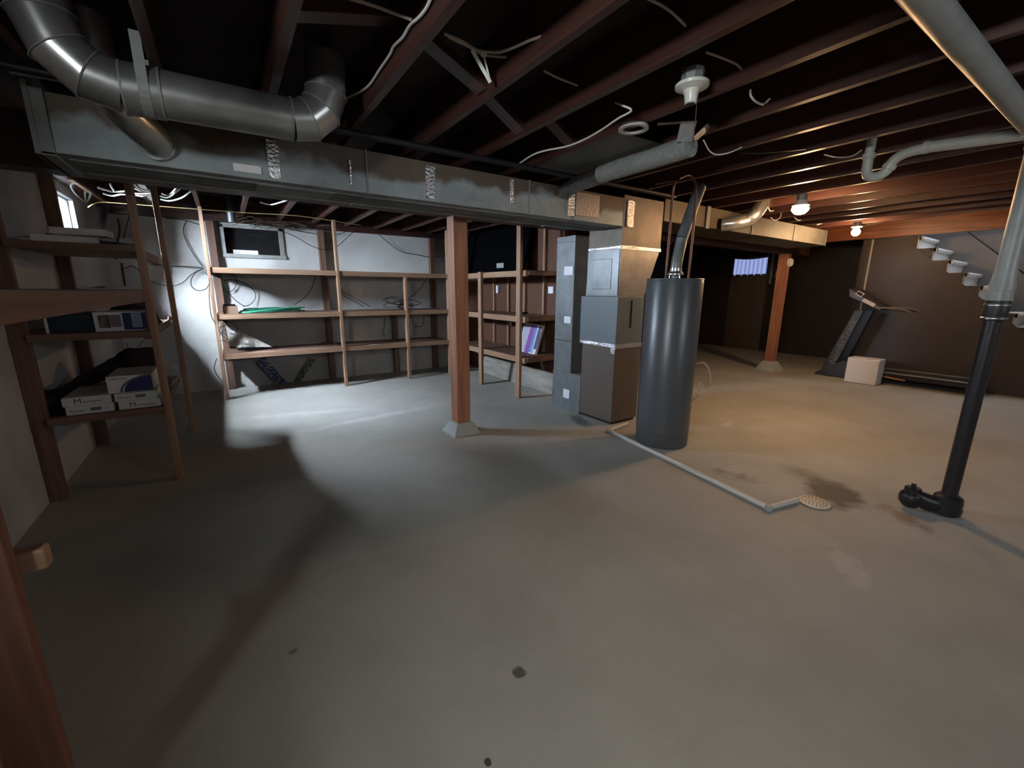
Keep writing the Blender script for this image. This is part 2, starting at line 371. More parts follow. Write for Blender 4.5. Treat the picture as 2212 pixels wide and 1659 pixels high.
# ------------------------------------------------------------------ joists, beam, header
ORD = ['zeroth', 'first', 'second', 'third', 'fourth', 'fifth', 'sixth', 'seventh', 'eighth', 'ninth', 'tenth', 'eleventh', 'twelfth', 'thirteenth', 'fourteenth', 'fifteenth', 'sixteenth', 'seventeenth']
SP = .447; JZ = 2.34
def jx(i): return .333 + SP*i          # right edge of joist i; the bent duct rises in the bay right of joist 0
for i in range(-3, 17):
    x = jx(i)
    if i >= 1: lb = 'dark red-brown ceiling joist, %s one right of the round duct elbow' % ORD[i]
    else: lb = 'dark red-brown ceiling joist, %s one left of the round duct elbow' % ORD[1-i]
    single('ceiling_joist', MB().box(x-.04, x, Y0, Y1-.09 if i < 9 else Y1, JZ, ZC), joist_m, lb, 'joist', 'ceiling joists', bev=.0015)
single('support_beam', MB().box(X0, 8.9, 3.58, 3.76, 2.052, JZ-.002), beam_m, 'long dark built-up wooden beam carried by the timber posts', 'beam', bev=.004)
# stair header and its diagonal bracing
single('stair_header', MB().box(8.86, 8.955, -1.6, 3.55, 2.265, 2.53), header_m, 'orange-brown wooden header beam over the stair opening', 'beam', bev=.004)
for a, b, lb in (((7.5, 3.1, 2.36), (8.85, 3.42, 2.36), 'lit wooden brace between last joist and stair header, nearer the duct end'),
                 ((8.0, 2.35, 2.42), (8.84, 2.95, 2.42), 'diagonal wooden brace meeting the stair header right of the bright bulb')):
    single('wooden_brace', MB().bar(a, b, .09, .04), W['x'], lb, 'brace', 'braces by the stair header', bev=.003)
# cross bridging between joists
for k, (a, b, lb) in enumerate((((jx(2), 2.30, 2.56), (jx(3)-.04, 2.34, 2.36), 'cross bridging piece left of the unlit lampholder, nearer of two'),
                   ((jx(3), 2.34, 2.56), (jx(4)-.04, 2.36, 2.36), 'cross bridging piece right above the round plastic ring'),
                   ((jx(0), 1.95, 2.40), (jx(1)-.04, 1.98, 2.52), 'cross bridging piece behind the loop of cable near the round duct'),
                   ((jx(1), 2.02, 2.54), (jx(2)-.04, 2.04, 2.38), 'cross bridging piece behind the dangling metal strap'))):
    single('bridging_piece', MB().bar(a, b, .09, .035), joist_m, lb, 'bridging', 'joist bridging', bev=.002)

# ------------------------------------------------------------------ timber posts and footings
def post(x, y, label, flabel, base=.115, tw=.15, bw=.30):
    f = MB().hexa([(x-bw/2, y-bw/2, 0), (x+bw/2, y-bw/2, 0), (x+bw/2, y+bw/2, 0), (x-bw/2, y+bw/2, 0)],
                  [(x-tw/2-.01, y-tw/2-.01, base), (x+tw/2+.01, y-tw/2-.01, base), (x+tw/2+.01, y+tw/2+.01, base), (x-tw/2-.01, y+tw/2+.01, base)])
    single('concrete_footing', f, conc_m, flabel, 'footing', 'concrete post footings', bev=.006)
    single('timber_post', MB().box(x-.07, x+.07, y-.07, y+.07, base+.0005, 2.0515), WP, label, 'post', 'timber posts', bev=.004)
post(1.835, 3.64, 'thick reddish timber post in the middle of the bright floor', 'pale concrete footing under the near timber post')
post(8.19, 3.67, 'thick reddish timber post beyond the water heater', 'concrete footing under the far timber post', .17, .16, .36)
bell = thing('wall_bell', (8.11, 3.60, 1.9), 'round cream alarm bell on the far timber post', 'bell')
c = (8.234,3.56,1.907)
Mx = Matrix.Rotation(PI/2, 4, 'X')
obj('bell_dome', MB().lathe([(.075, 0), (.075, .02), (.06, .045), (.02, .05)], (c[0]-.02, 3.598, c[2]), 28, Mx), plast_m, bell, smooth=True)
obj('bell_bracket', MB().box(c[0]-.06, c[0]+.0, 3.585, 3.60, c[2]+.05, c[2]+.16), header_m, bell)

# ------------------------------------------------------------------ shelving
def shelving(name, loc, label): return thing(name, loc, label, 'shelving')
# back wall unit
s = shelving('storage_shelving', (1.5, 6.7, 0), 'long three-tier pine shelving along the white back wall')
for px, top in ((-.145, 2.34), (1.335, 2.33), (2.31, 1.60), (3.035, 2.33)):
    obj('shelf_post', MB().box(px, px+.038, 6.385, 6.47, 0, top), W['z'], s, .003)
for px, top in ((-.10, 2.27), (1.25, 2.27), (2.30, 1.06), (3.02, 2.27)):
    obj('rear_post', MB().box(px, px+.085, 7.03, 7.118, 0, top), WO['z'], s, .003)
for z in (.585, 1.09, 1.655):
    for x0, x1 in ((-.107, 1.335), (1.373, 3.035)):
        obj('shelf_board', MB().box(x0, x1, 6.44, 7.03, z-.02, z), WO['x'], s, .002)
        obj('front_rail', MB().box(x0, x1, 6.40, 6.438, z-.067, z), W['x'], s, .003)
    for px in (-.107, 1.297, 3.0):
        obj('cleat', MB().box(px, px+.036, 6.44, 7.03, z-.085, z-.0205), WO['y'], s, .002)
# side unit in front of the partition
s = shelving('storage_shelving', (3.35, 5.4, 0), 'three-tier pine shelving against the brown partition, right of the near post')
for py, top in ((4.44, 2.34), (5.43, 1.66)):
    obj('shelf_post', MB().box(3.085, 3.125, py-.02, py+.065, 0, top), W['z'], s, .003)
obj('shelf_post', MB().box(3.64, 3.70, 4.24, 4.33, 0, 2.34), WR, s, .003, label='reddish end stud')
for z in (.545, 1.075, 1.65):
    obj('shelf_board', MB().box(3.165, 3.70, 4.39, 6.38, z-.02, z), WO['y'], s, .002)
    obj('front_rail', MB().box(3.127, 3.163, 4.36, 6.38, z-.075, z), W['y'], s, .003)
    obj('end_rail', MB().box(3.163, 3.64, 4.34, 4.375, z-.06, z), WO['x'], s, .003)
s = None
studs = MB()
for k, py in enumerate((4.72, 5.18, 5.62, 6.05, 6.5)):
    o = struct('trim_%d' % (k+3), MB().box(3.705, 3.7495, py, py+.04, .0, 2.34), W['z'], label='bare pine stud of the partition')
single('whitewashed_plank', MB().hexa([(3.60, 4.36, 0), (3.632, 4.36, 0), (3.632, 6.3, 0), (3.60, 6.3, 0)], [(3.655, 4.36, .29), (3.687, 4.36, .29), (3.687, 6.3, .29), (3.655, 6.3, .29)]), white_plank,
       'worn whitish board leaning against the partition under the shelf', 'board', bev=.003)
# left unit, far section
s = shelving('storage_shelving', (-.78, 4.5, 0), 'left wall shelving holding the white cartons')
for px, py, top, mt in ((-.456, 3.79, 2.34, WO['z']), (-.436, 5.07, 2.34, WO['z'])):
    obj('shelf_post', MB().box(px, px+.04, py, py+.085, 0, top), W['z'], s, .003)
for py in (3.83, 5.095):
    obj('rear_post', MB().box(-1.128, -1.04, py, py+.04, 0, 2.34), WO['z'], s, .003)
for z, th in ((.575, .02), (1.115, .02), (1.675, .02)):
    obj('shelf_board', MB().box(-1.12, -.50, 3.84, 5.12, z-th, z), WO['y'], s, .002)
    obj('end_rail', MB().box(-1.04, -.457, 3.78, 3.818, z-.045, z), WO['x'], s, .003)
    obj('front_rail', MB().box(-.497, -.458, 3.82, 5.12, z-.06, z), WO['y'], s, .003)
# left unit, near section
s = shelving('storage_shelving', (-.78, 2.4, 0), 'left wall shelving with one thick board, closest to the camera')
obj('shelf_post', MB().box(-.53, -.44, 1.222, 1.262, 0, 2.34), lumber('near_post_wood', (.22, .095, .06), (.12, .05, .036), 'z'), s, .004)
obj('rear_post', MB().box(-1.128, -1.04, 1.22, 1.26, 0, 2.34), WO['z'], s, .003)
obj('shelf_board', MB().box(-1.12, -.482, 1.265, 3.74, 1.37, 1.392), lumber('dusty_board', (.17, .17, .155), (.10, .10, .09), 'y'), s, .002)
obj('front_rail', MB().box(-.48, -.442, 1.265, 3.74, 1.312, 1.392), WO['y'], s, .004)
for z0, x0, x1, y0, y1 in ((.785, -.56, -.398, 1.2625, 1.30), (.235, -.66, -.478, 1.184, 1.2215)):
    obj('cleat', MB().box(x0, x1, y0, y1, z0, z0+.05), W['x'], s, .006)

# ------------------------------------------------------------------ ductwork
def fbox(a, b, y0=2.945, y1=2.9545): 
    return MB().box(min(a[0], b[0]), max(a[0], b[0]), y0, y1, min(a[2], b[2]), max(a[2], b[2]))
d = thing('main_duct', (1.3, 3.17, 2.0), 'long rectangular galvanized duct with rusty top edge, crossing above the timber post', 'duct')
obj('duct_body', MB().box(-.6, 3.262, 2.956, 3.40, 2.012, 2.268), duct_m, d, .003)
for x in (.845, 2.14, 2.62): obj('seam', MB().box(x, x+.012, 2.948, 3.405, 2.006, 2.272), strapm, d, .002)
mb = MB().box(-.635, -.575, 2.945, 2.9555, 2.0, 2.275).box(-.635, -.575, 2.945, 3.41, 1.995, 2.011).box(-.64, -.62, 2.94, 3.41, 1.995, 2.30)
obj('end_flange', mb, strapm, d, .002)
for a, b in (((0.293,2.95,2.229), (0.352,2.95,2.026)), ((1.251,2.95,2.243), (1.322,2.95,2.031)), ((1.952,2.95,2.249), (1.988,2.95,2.074)),
             ((2.553,2.95,2.244), (2.633,2.95,2.039)), ((3.313,2.95,2.254), (3.405,2.95,1.997)), ((0.742,2.95,2.193), (0.754,2.95,2.047))):
    obj('foil_tape', fbox(a, (b[0], 0, max(b[2], 2.012))), foil_m, d)
obj('foil_patch', fbox((2.649,2.95,2.245), (2.932,2.95,2.051)), mat('dull_foil', (.50, .46, .45), .35, .8, None, .5, 40), d, .002)
lb = obj('paper_label', fbox((0.122,2.95,2.077), (0.255,2.95,2.037)), mat('white_label', (.85, .85, .85), .4), d, label='white paper label')
obj('patch_plate', MB().box(.235, .665, 3.05, 3.28, 2.001, 2.0115), strapm, d, .002)
for y in (3.04, 3.12, 3.20, 3.28): obj('stiffener', MB().box(-.55, 3.2, y, y+.012, 2.005, 2.0118), strapm, d)
# takeoff B (small round branch)
ta = thing('round_branch_duct', (-.2, 2.9, 2.1), 'short round galvanized branch leaving the main duct face', 'duct')
obj('branch_pipe', MB().tube([(-.20, 2.955, 2.115), (-.21, 2.86, 2.125), (-.25, 2.78, 2.15), (-.31, 2.70, 2.21), (-.34, 2.66, 2.33), (-.345, 2.65, 2.5)], .075, 24, smooth=4), round_m, ta, smooth=True)
obj('collar', MB().tube([(-.20, 2.956, 2.115), (-.203, 2.935, 2.117)], .082, 28), round_m, ta, smooth=True)
# round duct A with two elbows
ra = thing('round_duct', (.1, 2.44, 2.19), 'shiny round galvanized duct with an upturned elbow at each end', 'duct')
obj('straight_section', MB().tube([(-.13, 2.44, 2.185), (.36, 2.44, 2.19)], .09, 32), round_m, ra, smooth=True)
obj('sleeve', MB().tube([(-.24, 2.44, 2.18), (-.12, 2.44, 2.185)], .0945, 32), round_m, ra, smooth=True)
def gore(pts, r, name, n=32):
    P = [Vector(p) for p in pts]; D = [(q-p).normalized() for p, q in zip(P[:-1], P[1:])]
    rings = []; u = D[0].cross(Vector((0, 1, 0))).normalized(); v = D[0].cross(u)
    for i, p in enumerate(P):
        d0 = D[max(i-1, 0)]; d1 = D[min(i, len(D)-1)]; nrm = (d0+d1).normalized()
        if i: q = D[max(i-2, 0)].rotation_difference(d0); u = q @ u; v = q @ v
        ring = []
        for k in range(n):
            w_ = (u*math.cos(2*PI*k/n)+v*math.sin(2*PI*k/n))*r; ring.append(p + w_ - d0*(w_.dot(nrm)/d0.dot(nrm)))
        rings.append(ring)
    for a_, b_ in zip(rings[:-1], rings[1:]):
        fs = [(k, (k+1) % n, (k+1) % n+n, k+n) for k in range(n)] + [tuple(range(n))[::-1], tuple(range(n, 2*n))]
        obj(name, MB().add(a_+b_, fs), round_m, ra, smooth=True)
    mb = MB()
    for ring in rings[1:-1]:
        c = sum(ring, Vector())/n; rr = [c+(q-c)*1.035 for q in ring]; mb = MB().tube(rr+[rr[0]], .0028, 6, cap=False); obj('elbow_seam', mb, strapm, ra, smooth=True)
gore([(-.24, 2.44, 2.18), (-.335, 2.435, 2.20), (-.405, 2.43, 2.27), (-.435, 2.425, 2.37), (-.44, 2.42, 2.52)], .091, 'elbow_gore')
gore([(.36, 2.44, 2.19), (.44, 2.44, 2.205), (.50, 2.44, 2.26), (.53, 2.44, 2.34), (.535, 2.44, 2.50)], .091, 'elbow_gore')
for (p, q) in (((-.243, 2.44, 2.18), (-.236, 2.44, 2.18)), ((-.124, 2.44, 2.185), (-.117, 2.44, 2.185)), ((.356, 2.44, 2.19), (.362, 2.44, 2.19))):
    obj('bead', MB().tube([p, q], .0965, 32), strapm, ra, smooth=True)
mb = MB(); pts = []
for k in range(13):
    a = PI + PI*k/12; pts.append((-.17, 2.44+.098*math.cos(a), 2.185+.098*math.sin(a)))
mb = MB()
pl_ = [(-.17, 2.342, 2.36)] + pts + [(-.17, 2.538, 2.339)]
for p, q in zip(pl_[:-1], pl_[1:]): mb.bar(p, q, .035, .002, side=(1, 0, 0))
single('hanger_strap', mb, strapm, 'perforated metal strap looped under the round duct', 'strap')
# duct 2, beyond the furnace
d2 = thing('right_duct', (5.9, 3.2, 2.1), 'rectangular duct beyond the water heater, warmly lit by the bulbs', 'duct')
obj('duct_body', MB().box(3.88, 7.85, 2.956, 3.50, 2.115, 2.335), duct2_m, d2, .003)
for x in (5.62, 6.75, 7.82): obj('seam', MB().box(x, x+.018, 2.948, 3.505, 2.110, 2.337), strapm, d2, .002)
mb = MB().box(4.60, 4.66, 2.93, 2.955, 2.10, 2.338)
obj('corner_strip', mb, newm, d2, .002)
rb = thing('round_branch_duct', (5.1, 2.8, 2.2), 'round elbow branch rising from the right duct', 'duct')
obj('branch_pipe', MB().tube([(4.912,2.93,2.168), (4.973,2.8,2.173), (5.064,2.72,2.206), (5.103,2.66,2.266), (5.22, 2.64, 2.42)], .075, 24, smooth=4), round_m, rb, smooth=True)
# insulated round branch near the lampholder
ri = thing('insulated_duct', (2.47, 2.0, 2.25), 'grey wrapped round duct running between joists behind the pull chain', 'duct')
obj('wrap', MB().tube([(2.475, 2.50, 2.262), (2.47, 2.3, 2.265), (2.465, 2.0, 2.262), (2.46, 1.72, 2.268)], [.060, .063, .061, .064], 20), mat('grey_duct_wrap', (.33, .35, .34), .7, 0, (14, (.24, .26, .25), .35, .7), .8, 25), ri, smooth=True)
obj('foil_collar', MB().tube([(2.48, 2.93, 2.22), (2.478, 2.72, 2.25), (2.475, 2.49, 2.262)], [.058, .060, .062], 20), mat('dark_foil_collar', (.25, .25, .26), .25, .9, None, 1.0, 40), ri, smooth=True)
obj('loose_end', MB().bar((2.40, 1.73, 2.28), (2.36, 1.68, 2.37), .09, .004).bar((2.47, 1.71, 2.30), (2.50, 1.64, 2.36), .08, .004), mat('loose_foil', (.35, .36, .36), .5, .3, None, .8, 40), ri)
single('joist_pan', MB().box(jx(4)+.002, jx(5)-.042, 1.98, 2.90, 2.346, 2.352), mat('pan_metal', (.16, .17, .16), .6, .3, (4, (.11, .12, .11), .35, .7)), 'flat sheet metal pan closing the joist bay beside the wrapped duct', 'panel')
# gas pipe and others
single('gas_pipe', MB().tube([(-1.0, 2.75, 2.275), (.5, 2.75, 2.285), (3.4, 2.75, 2.30), (3.75, 2.75, 2.30)], .019, 12), blackp_m, 'black iron gas pipe running above the long duct', 'pipe', smooth=True)

# ------------------------------------------------------------------ furnace
f = thing('furnace', (3.46, 3.2, 0), 'tall upright furnace with brown lower cabinet and blue-grey coil box', 'furnace')
obj('lower_cabinet', MB().box(3.264, 3.665, 2.956, 3.442, .03, .835), cabB, f, .006)
obj('base', MB().box(3.29, 3.65, 2.98, 3.42, 0, .0295), blkpl_m, f)
cbx = obj('coil_box', MB().box(3.264, 3.665, 2.956, 3.49, .862, 1.348), cabG, f, .004)
mb = MB().box(3.258, 3.262, 2.952, 3.48, .832, .866).box(3.258, 3.668, 2.950, 2.9545, .822, .868)
obj('foil_tape', mb, foil_m, f)
obj('foil_patch', MB().box(3.255, 3.2605, 2.955, 3.01, .77, .85), foil_m, f)
pl = obj('plenum', MB().hexa([(3.27, 2.962, 1.35), (3.665, 2.962, 1.35), (3.665, 3.43, 1.35), (3.27, 3.43, 1.35)], [(3.268, 2.958, 1.83), (3.86, 2.958, 1.83), (3.86, 3.40, 1.83), (3.268, 3.40, 1.83)]), plen_m, f, .004)
obj('duct_transition', MB().box(3.268, 3.862, 2.958, 3.41, 1.832, 2.30), trans_m, f, .003)
obj('upper_tape', MB().box(3.266, 3.865, 2.950, 2.957, 1.805, 1.838).box(3.258, 3.2665, 2.955, 3.405, 1.812, 1.835), foil_m, f)
pf = obj('panel_flange', MB().box(3.260, 3.2685, 2.97, 3.41, 1.36, 1.80), newm, pl, .003)
ap = obj('access_panel', MB().box(3.255, 3.2675, 3.06, 3.33, 1.42, 1.72), newm, pl, .006)
obj('side_slot', MB().box(3.46, 3.475, 2.949, 2.9555, 1.03, 1.31), blkpl_m, cbx)
# furnace faces the camera with its left face lit: return drop beside it
r = thing('return_air_duct', (3.45, 3.75, 0), 'tall shiny return air duct standing left of the furnace', 'duct')
rs = obj('riser', MB().box(3.268, 3.66, 3.625, 3.935, .46, 2.0), newm, r, .003)
obj('boot', MB().box(3.262, 3.66, 3.445, 3.94, 0, .458), newm, r, .003)
for zz in (.825, 1.93): obj('seam', MB().box(3.263, 3.2675, 3.62, 3.937, zz, zz+.011), steel_m, r)
sl = mat('white_sticker', (.85, .88, .95), .5)
for a, b in (((3.26,3.759,1.113), (3.26,3.65,1.035)), ((3.256,3.728,0.255), (3.256,3.622,0.146)), ((3.26,3.788,1.671), (3.26,3.641,1.575))):
    xx = a[0]
    obj('sticker', MB().box(xx-.001, xx+.004, min(a[1], b[1]), max(a[1], b[1]), min(a[2], b[2]), max(a[2], b[2])), sl, rs)

# ------------------------------------------------------------------ water heater
HX, HY = 3.315, 2.36
h = thing('water_heater', (HX, HY, 0), 'tall dark grey cylindrical water heater in front of the furnace', 'water heater')
R_ = .238
obj('tank', MB().lathe([(R_-.004, .125), (R_, .13), (R_, 1.488), (R_-.004, 1.497), (R_-.02, 1.500)], (HX, HY, 0), 64), heat_m, h, smooth=True)
obj('tank_base', MB().lathe([(R_-.01, 0), (R_-.003, .006), (R_-.003, .1245)], (HX, HY, 0), 64), heat2_m, h, smooth=True)
obj('top_rim', MB().ring((HX, HY, 1.4985), R_+.001, R_-.022, .012, 64), heat_m, h, smooth=True)
obj('draft_hood', MB().lathe([(.03, 1.5), (.035, 1.535), (.068, 1.545), (.068, 1.553), (.05, 1.575), (.05, 1.60)], (HX, HY, 0), 28), round_m, h, smooth=True)
for k in range(3):
    a = k*2.1+.4; obj('hood_leg', MB().box(HX+.05*math.cos(a)-.004, HX+.05*math.cos(a)+.004, HY+.05*math.sin(a)-.004, HY+.05*math.sin(a)+.004, 1.501, 1.546), round_m, h)
fl_ = thing('flue_pipe', (HX, HY, 1.6), 'grey slanting flue pipe rising from the water heater', 'pipe')
obj('lower_elbow', MB().tube([(HX, HY, 1.601), (HX+.005, HY+.0, 1.66), (3.365,2.37,1.796), (3.376,2.37,1.855)], .047, 24, smooth=3), galv('flue_elbow_metal', (.26, .29, .28), .45, .5), fl_, smooth=True)
obj('upper_run', MB().tube([(3.376,2.37,1.851), (3.493,2.38,2.096), (3.62, 2.40, 2.31)], .048, 24), galv('flue_metal', (.20, .22, .22), .6, .3), fl_, smooth=True)
def vpipe(name, pts, r, m, label, cat='pipe', group=None, smooth=3, n=10):
    return single(name, MB().tube(pts, r, n, smooth=smooth), m, label, cat, group, smooth=True)
aL = (3.098,2.296,1.51); aR = (3.334,2.242,1.51)
vpipe('copper_pipe', [aL, (aL[0], aL[1], 1.8), (aL[0], aL[1], 2.2), (aL[0]+.01, aL[1]+.0, 2.27), (aL[0]+.1, aL[1]+.25, 2.31)], .011, copper_m, 'copper water pipe on the left of the water heater flue', group='water heater pipes')
vpipe('copper_pipe', [aR, (aR[0], aR[1], 1.8), (aR[0], aR[1], 2.2), (aR[0]-.02, aR[1]+.02, 2.29), (aR[0]-.1, aR[1]+.02, 2.325), (aR[0]-.22, aR[1]+.02, 2.28)], .011, copper_m, 'copper water pipe on the right of the flue, bent over at top', group='water heater pipes')
vpipe('relief_hose', [(3.56,2.242,0.745), (3.6,2.181,0.759), (3.62,2.131,0.696), (3.62,2.109,0.591), (3.62,2.149,0.535), (3.6,2.226,0.585), (3.6,2.192,0.533), (3.58,2.189,0.447), (3.55,2.239,0.386)], .006, nm_m, 'pale cord looping off the right side of the water heater', 'cord', smooth=4)
# floor drain line and grate
p0 = (3.082,2.805,0.02); p1 = (2.8,1.137,0.02); p2 = (3.073,1.08,0.022)
dl = thing('condensate_drain_pipe', p0, 'pale plastic drain pipe crossing the floor to the round grate', 'pipe')
obj('pipe_run', MB().tube([(3.42, 2.86, .02), p0], .0185, 12).tube([p0, p1], .0185, 12).tube([p1, p2], .0185, 12), mat('pale_drain_pvc', (.68, .66, .60), .45), dl, smooth=True)
for p in (p0, p1): obj('elbow_fitting', MB().lathe([(.014, -.019), (.024, -.014), (.024, .014), (.014, .021)], p, 16), pvc_m, dl, smooth=True)
g = thing('floor_drain_grate', (3.165, 1.01, 0), 'round white perforated drain cover lying on the damp floor', 'drain cover')
mb = MB(); GX, GY, GR = 3.165, 1.012, .092
obj('grate_plate', MB().lathe([(GR-.004, .004), (GR, .006), (GR, .012), (GR-.004, .015)], (GX, GY, 0), 48), mat('cream_plastic_grate', (.70, .62, .52), .5), g, smooth=True)
mb = MB(); random.seed(3)
for ring_r, n in ((.012, 3), (.03, 8), (.05, 14), (.07, 20), (.083, 0)):
    for k in range(n):
        a = 2*PI*k/n + ring_r*30; mb.lathe([(.0048, .0145), (.0048, .0158)], (GX+ring_r*math.cos(a), GY+ring_r*math.sin(a), 0), 8)
obj('drain_hole', mb, blk_m, g)

# ------------------------------------------------------------------ waste stack and overhead drains
PX, PY = 3.725, .483
k_ = thing('waste_stack', (PX, PY, 0), 'vertical waste pipe at right, white above and black iron below', 'pipe')
obj('iron_pipe', MB().tube([(PX, PY, .03), (PX, PY, 1.27)], .0395, 28), iron_m, k_, smooth=True)
obj('iron_hub', MB().lathe([(.055, 0), (.072, .012), (.076, .05), (.070, .07), (.074, .085), (.070, .12), (.048, .14)], (PX, PY, 0), 28), iron_m, k_, smooth=True)
co = (3.625, .635)
cl_ = obj('cleanout', MB().tube([(PX, PY, .055), (PX-.05, PY+.075, .06), (co[0], co[1], .09)], [.055, .055, .052], 20).lathe([(.04, .02), (.062, .05), (.064, .085), (.058, .105), (.048, .115)], (co[0], co[1], 0), 24), iron_m, k_, smooth=True)
obj('cleanout_plug', MB().lathe([(.043, .115), (.043, .145), (.038, .15)], (co[0], co[1], 0), 24).box(co[0]-.011, co[0]+.011, co[1]-.011, co[1]+.011, .15, .175), iron_m, cl_)
rc_ = obj('rubber_coupling', MB().lathe([(.050, 1.245), (.052, 1.25), (.052, 1.355), (.050, 1.36)], (PX, PY, 0), 32), blk_m, k_, smooth=True)
for z in (1.262, 1.338): obj('hose_clamp', MB().ring((PX, PY, z-.006), .0555, .0515, .012, 40).box(PX+.05, PX+.075, PY-.012, PY+.004, z-.007, z+.007), steel_m, rc_)
obj('pvc_pipe', MB().lathe([(.054, 1.361), (.054, 1.415), (.056, 1.417), (.056, 1.45), (.05, 1.47), (.044, 1.56), (.044, 2.19)], (PX, PY, 0), 32), paintp_m, k_, smooth=True)
obj('tee_fitting', MB().lathe([(.050, 2.17), (.050, 2.30)], (PX, PY, 0), 32).tube([(PX+.06, PY+.02, 2.255), (PX-.10, PY+.02, 2.255)], .051, 28), paintp_m, k_, smooth=True)
single('overhead_drain_pipe', MB().tube([(PX-.10, PY+.025, 2.26), (-.9, .60, 2.285)], .044, 28), paintp_m, 'large grey-white drain pipe running overhead to the top of the picture', 'pipe', smooth=True)
tr = thing('p_trap', (3.72, 1.1, 2.2), 'white curved trap and pipe branching from the waste stack', 'pipe')
obj('trap_arm', MB().tube([(PX, PY+.045, 2.250), (PX, .93, 2.283)], .033, 20), pvc_m, tr, smooth=True)
obj('trap_arm', MB().tube([(PX, .93, 2.283), (PX, 1.03, 2.276), (PX, 1.08, 2.255), (PX, 1.105, 2.225), (PX, 1.115, 2.205)], .030, 20, smooth=3), pvc_m, tr, smooth=True)
obj('u_bend', MB().tube([(PX, 1.108, 2.215), (PX, 1.123, 2.185), (PX, 1.16, 2.163), (PX, 1.205, 2.170), (PX, 1.227, 2.20), (PX, 1.230, 2.25), (PX, 1.230, 2.30)], .030, 20, smooth=4), pvc_m, tr, smooth=True)
obj('tail_piece', MB().tube([(PX, 1.230, 2.29), (PX, 1.230, 2.42)], .027, 18), pvc_m, tr, smooth=True)
for p, q in (((PX, .925, 2.283), (PX, .955, 2.285)), ((PX, 1.103, 2.222), (PX, 1.115, 2.20)), ((PX, 1.230, 2.29), (PX, 1.230, 2.315))):
    obj('slip_nut', MB().tube([p, q], .0375, 16), pvc_m, tr)

# ------------------------------------------------------------------ lampholders
def holder(x, y, z, label, cat='lamp'):
    t = thing('ceiling_lampholder', (x, y, z), label, cat)
    obj('junction_box', MB().lathe([(.05, z+.0), (.05, z+.05), (.045, z+.055)], (x, y, 0), 8), strapm, t)
    return t
LX, LY, LZ = 1.875, 1.335, 2.325
t = holder(LX, LY, LZ, 'white porcelain pull-chain lampholder without bulb under the joists')
obj('porcelain_base', MB().lathe([(.022, LZ-.085), (.026, LZ-.082), (.030, LZ-.05), (.038, LZ-.03), (.072, LZ-.018), (.074, LZ-.006), (.068, LZ-.001)], (LX, LY, 0), 40), porc_m, t, smooth=True)
obj('socket', MB().lathe([(.019, LZ-.088), (.019, LZ-.0855)], (LX, LY, 0), 20), blkpl_m, t)
obj('pull_chain', MB().tube([(LX+.028, LY-.012, LZ-.05), (LX+.03, LY-.013, LZ-.15), (LX+.028, LY-.012, LZ-.265)], .0022, 6), copper_m, t)
BX, BY, BZ = 4.83, 2.085, 2.205
t = holder(BX, BY, 2.285, 'glowing flat ceiling lamp beyond the water heater')
obj('lamp_collar', MB().lathe([(.05, BZ+.02), (.075, BZ+.03), (.055, BZ+.06), (.045, BZ+.08)], (BX, BY, 0), 28), porc_m, t, smooth=True)
obj('lamp_lens', MB().lathe([(.015, BZ-.05), (.045, BZ-.042), (.07, BZ-.015), (.075, BZ+.005), (.06, BZ+.0195)], (BX, BY, 0), 32), lens_m, t, smooth='all')
CX, CY, CZ = 7.27, 2.40, 2.215
t = holder(CX, CY, 2.285, 'bare round bulb glowing brightly near the stairs')
obj('porcelain_base', MB().lathe([(.025, CZ+.045), (.03, CZ+.05), (.06, CZ+.058), (.065, CZ+.068)], (CX, CY, 0), 28), porc_m, t, smooth=True)
obj('bulb', MB().lathe([(.008, CZ-.055), (.03, CZ-.046), (.048, CZ-.02), (.05, CZ), (.04, CZ+.025), (.02, CZ+.0445)], (CX, CY, 0), 24), bulb_m, t, smooth='all')
rg = single('detector_mounting_ring', MB().ring((2.09, 1.855, 2.319), .086, .060, .018, 44), plast_m, 'round white plastic mounting ring on a joist bottom', 'mounting ring', smooth=True)

# ------------------------------------------------------------------ cables overhead
def cable(pts, r, m, label, group=None, n=6, sm=5, name='electric_cable'):
    return single(name, MB().tube(pts, r, n, smooth=sm), m, label, 'cable', group, smooth=True)
cable([(0.425,1.859,2.45), (0.584,1.841,2.45), (0.666,1.822,2.44), (0.726,1.787,2.42)], .006, nm_m, 'cream cable crossing to meet the looped cable at the first joist', 'cables under the joists')
cable([(0.725,1.587,2.411), (0.728,1.649,2.399), (0.728,1.724,2.401), (0.728,1.819,2.416), (0.728,1.898,2.41), (0.728,2.012,2.423), (0.728,2.063,2.413), (0.728,2.213,2.411), (0.728,2.384,2.407), (0.728,2.58,2.438), (0.728,2.955,2.524)], .006, nmw_m, 'cream cable stapled down the side of a joist towards the round duct', 'cables under the joists')
cable([(0.893,1.851,2.45), (0.974,1.84,2.44), (1.044,1.844,2.43), (1.091,1.805,2.42), (1.114,1.764,2.41), (1.143,1.701,2.41), (1.167,1.627,2.41), (1.195,1.56,2.41), (1.206,1.486,2.41), (1.221,1.396,2.42), (1.211,1.301,2.42)], .006, nm_m, 'pale cable sagging past the dangling metal strap', 'cables under the joists')
cable([(0.925,1.881,2.46), (1.026,1.896,2.46), (1.109,1.895,2.45), (1.21,1.807,2.43)], .005, nm_m, 'short dark-toned cable crossing behind the dangling metal strap', 'cables under the joists')
cable([(1.914,2.788,2.31), (1.888,2.57,2.32), (1.91,2.442,2.322), (1.969,2.299,2.322), (1.973,2.13,2.322), (1.943,1.963,2.322), (1.898,1.798,2.322), (1.883,1.693,2.325), (1.866,1.74,2.36), (1.886,1.81,2.4)], .0055, nmw_m, 'white cable snaking under joists left of the plastic ring', 'cables under the joists')
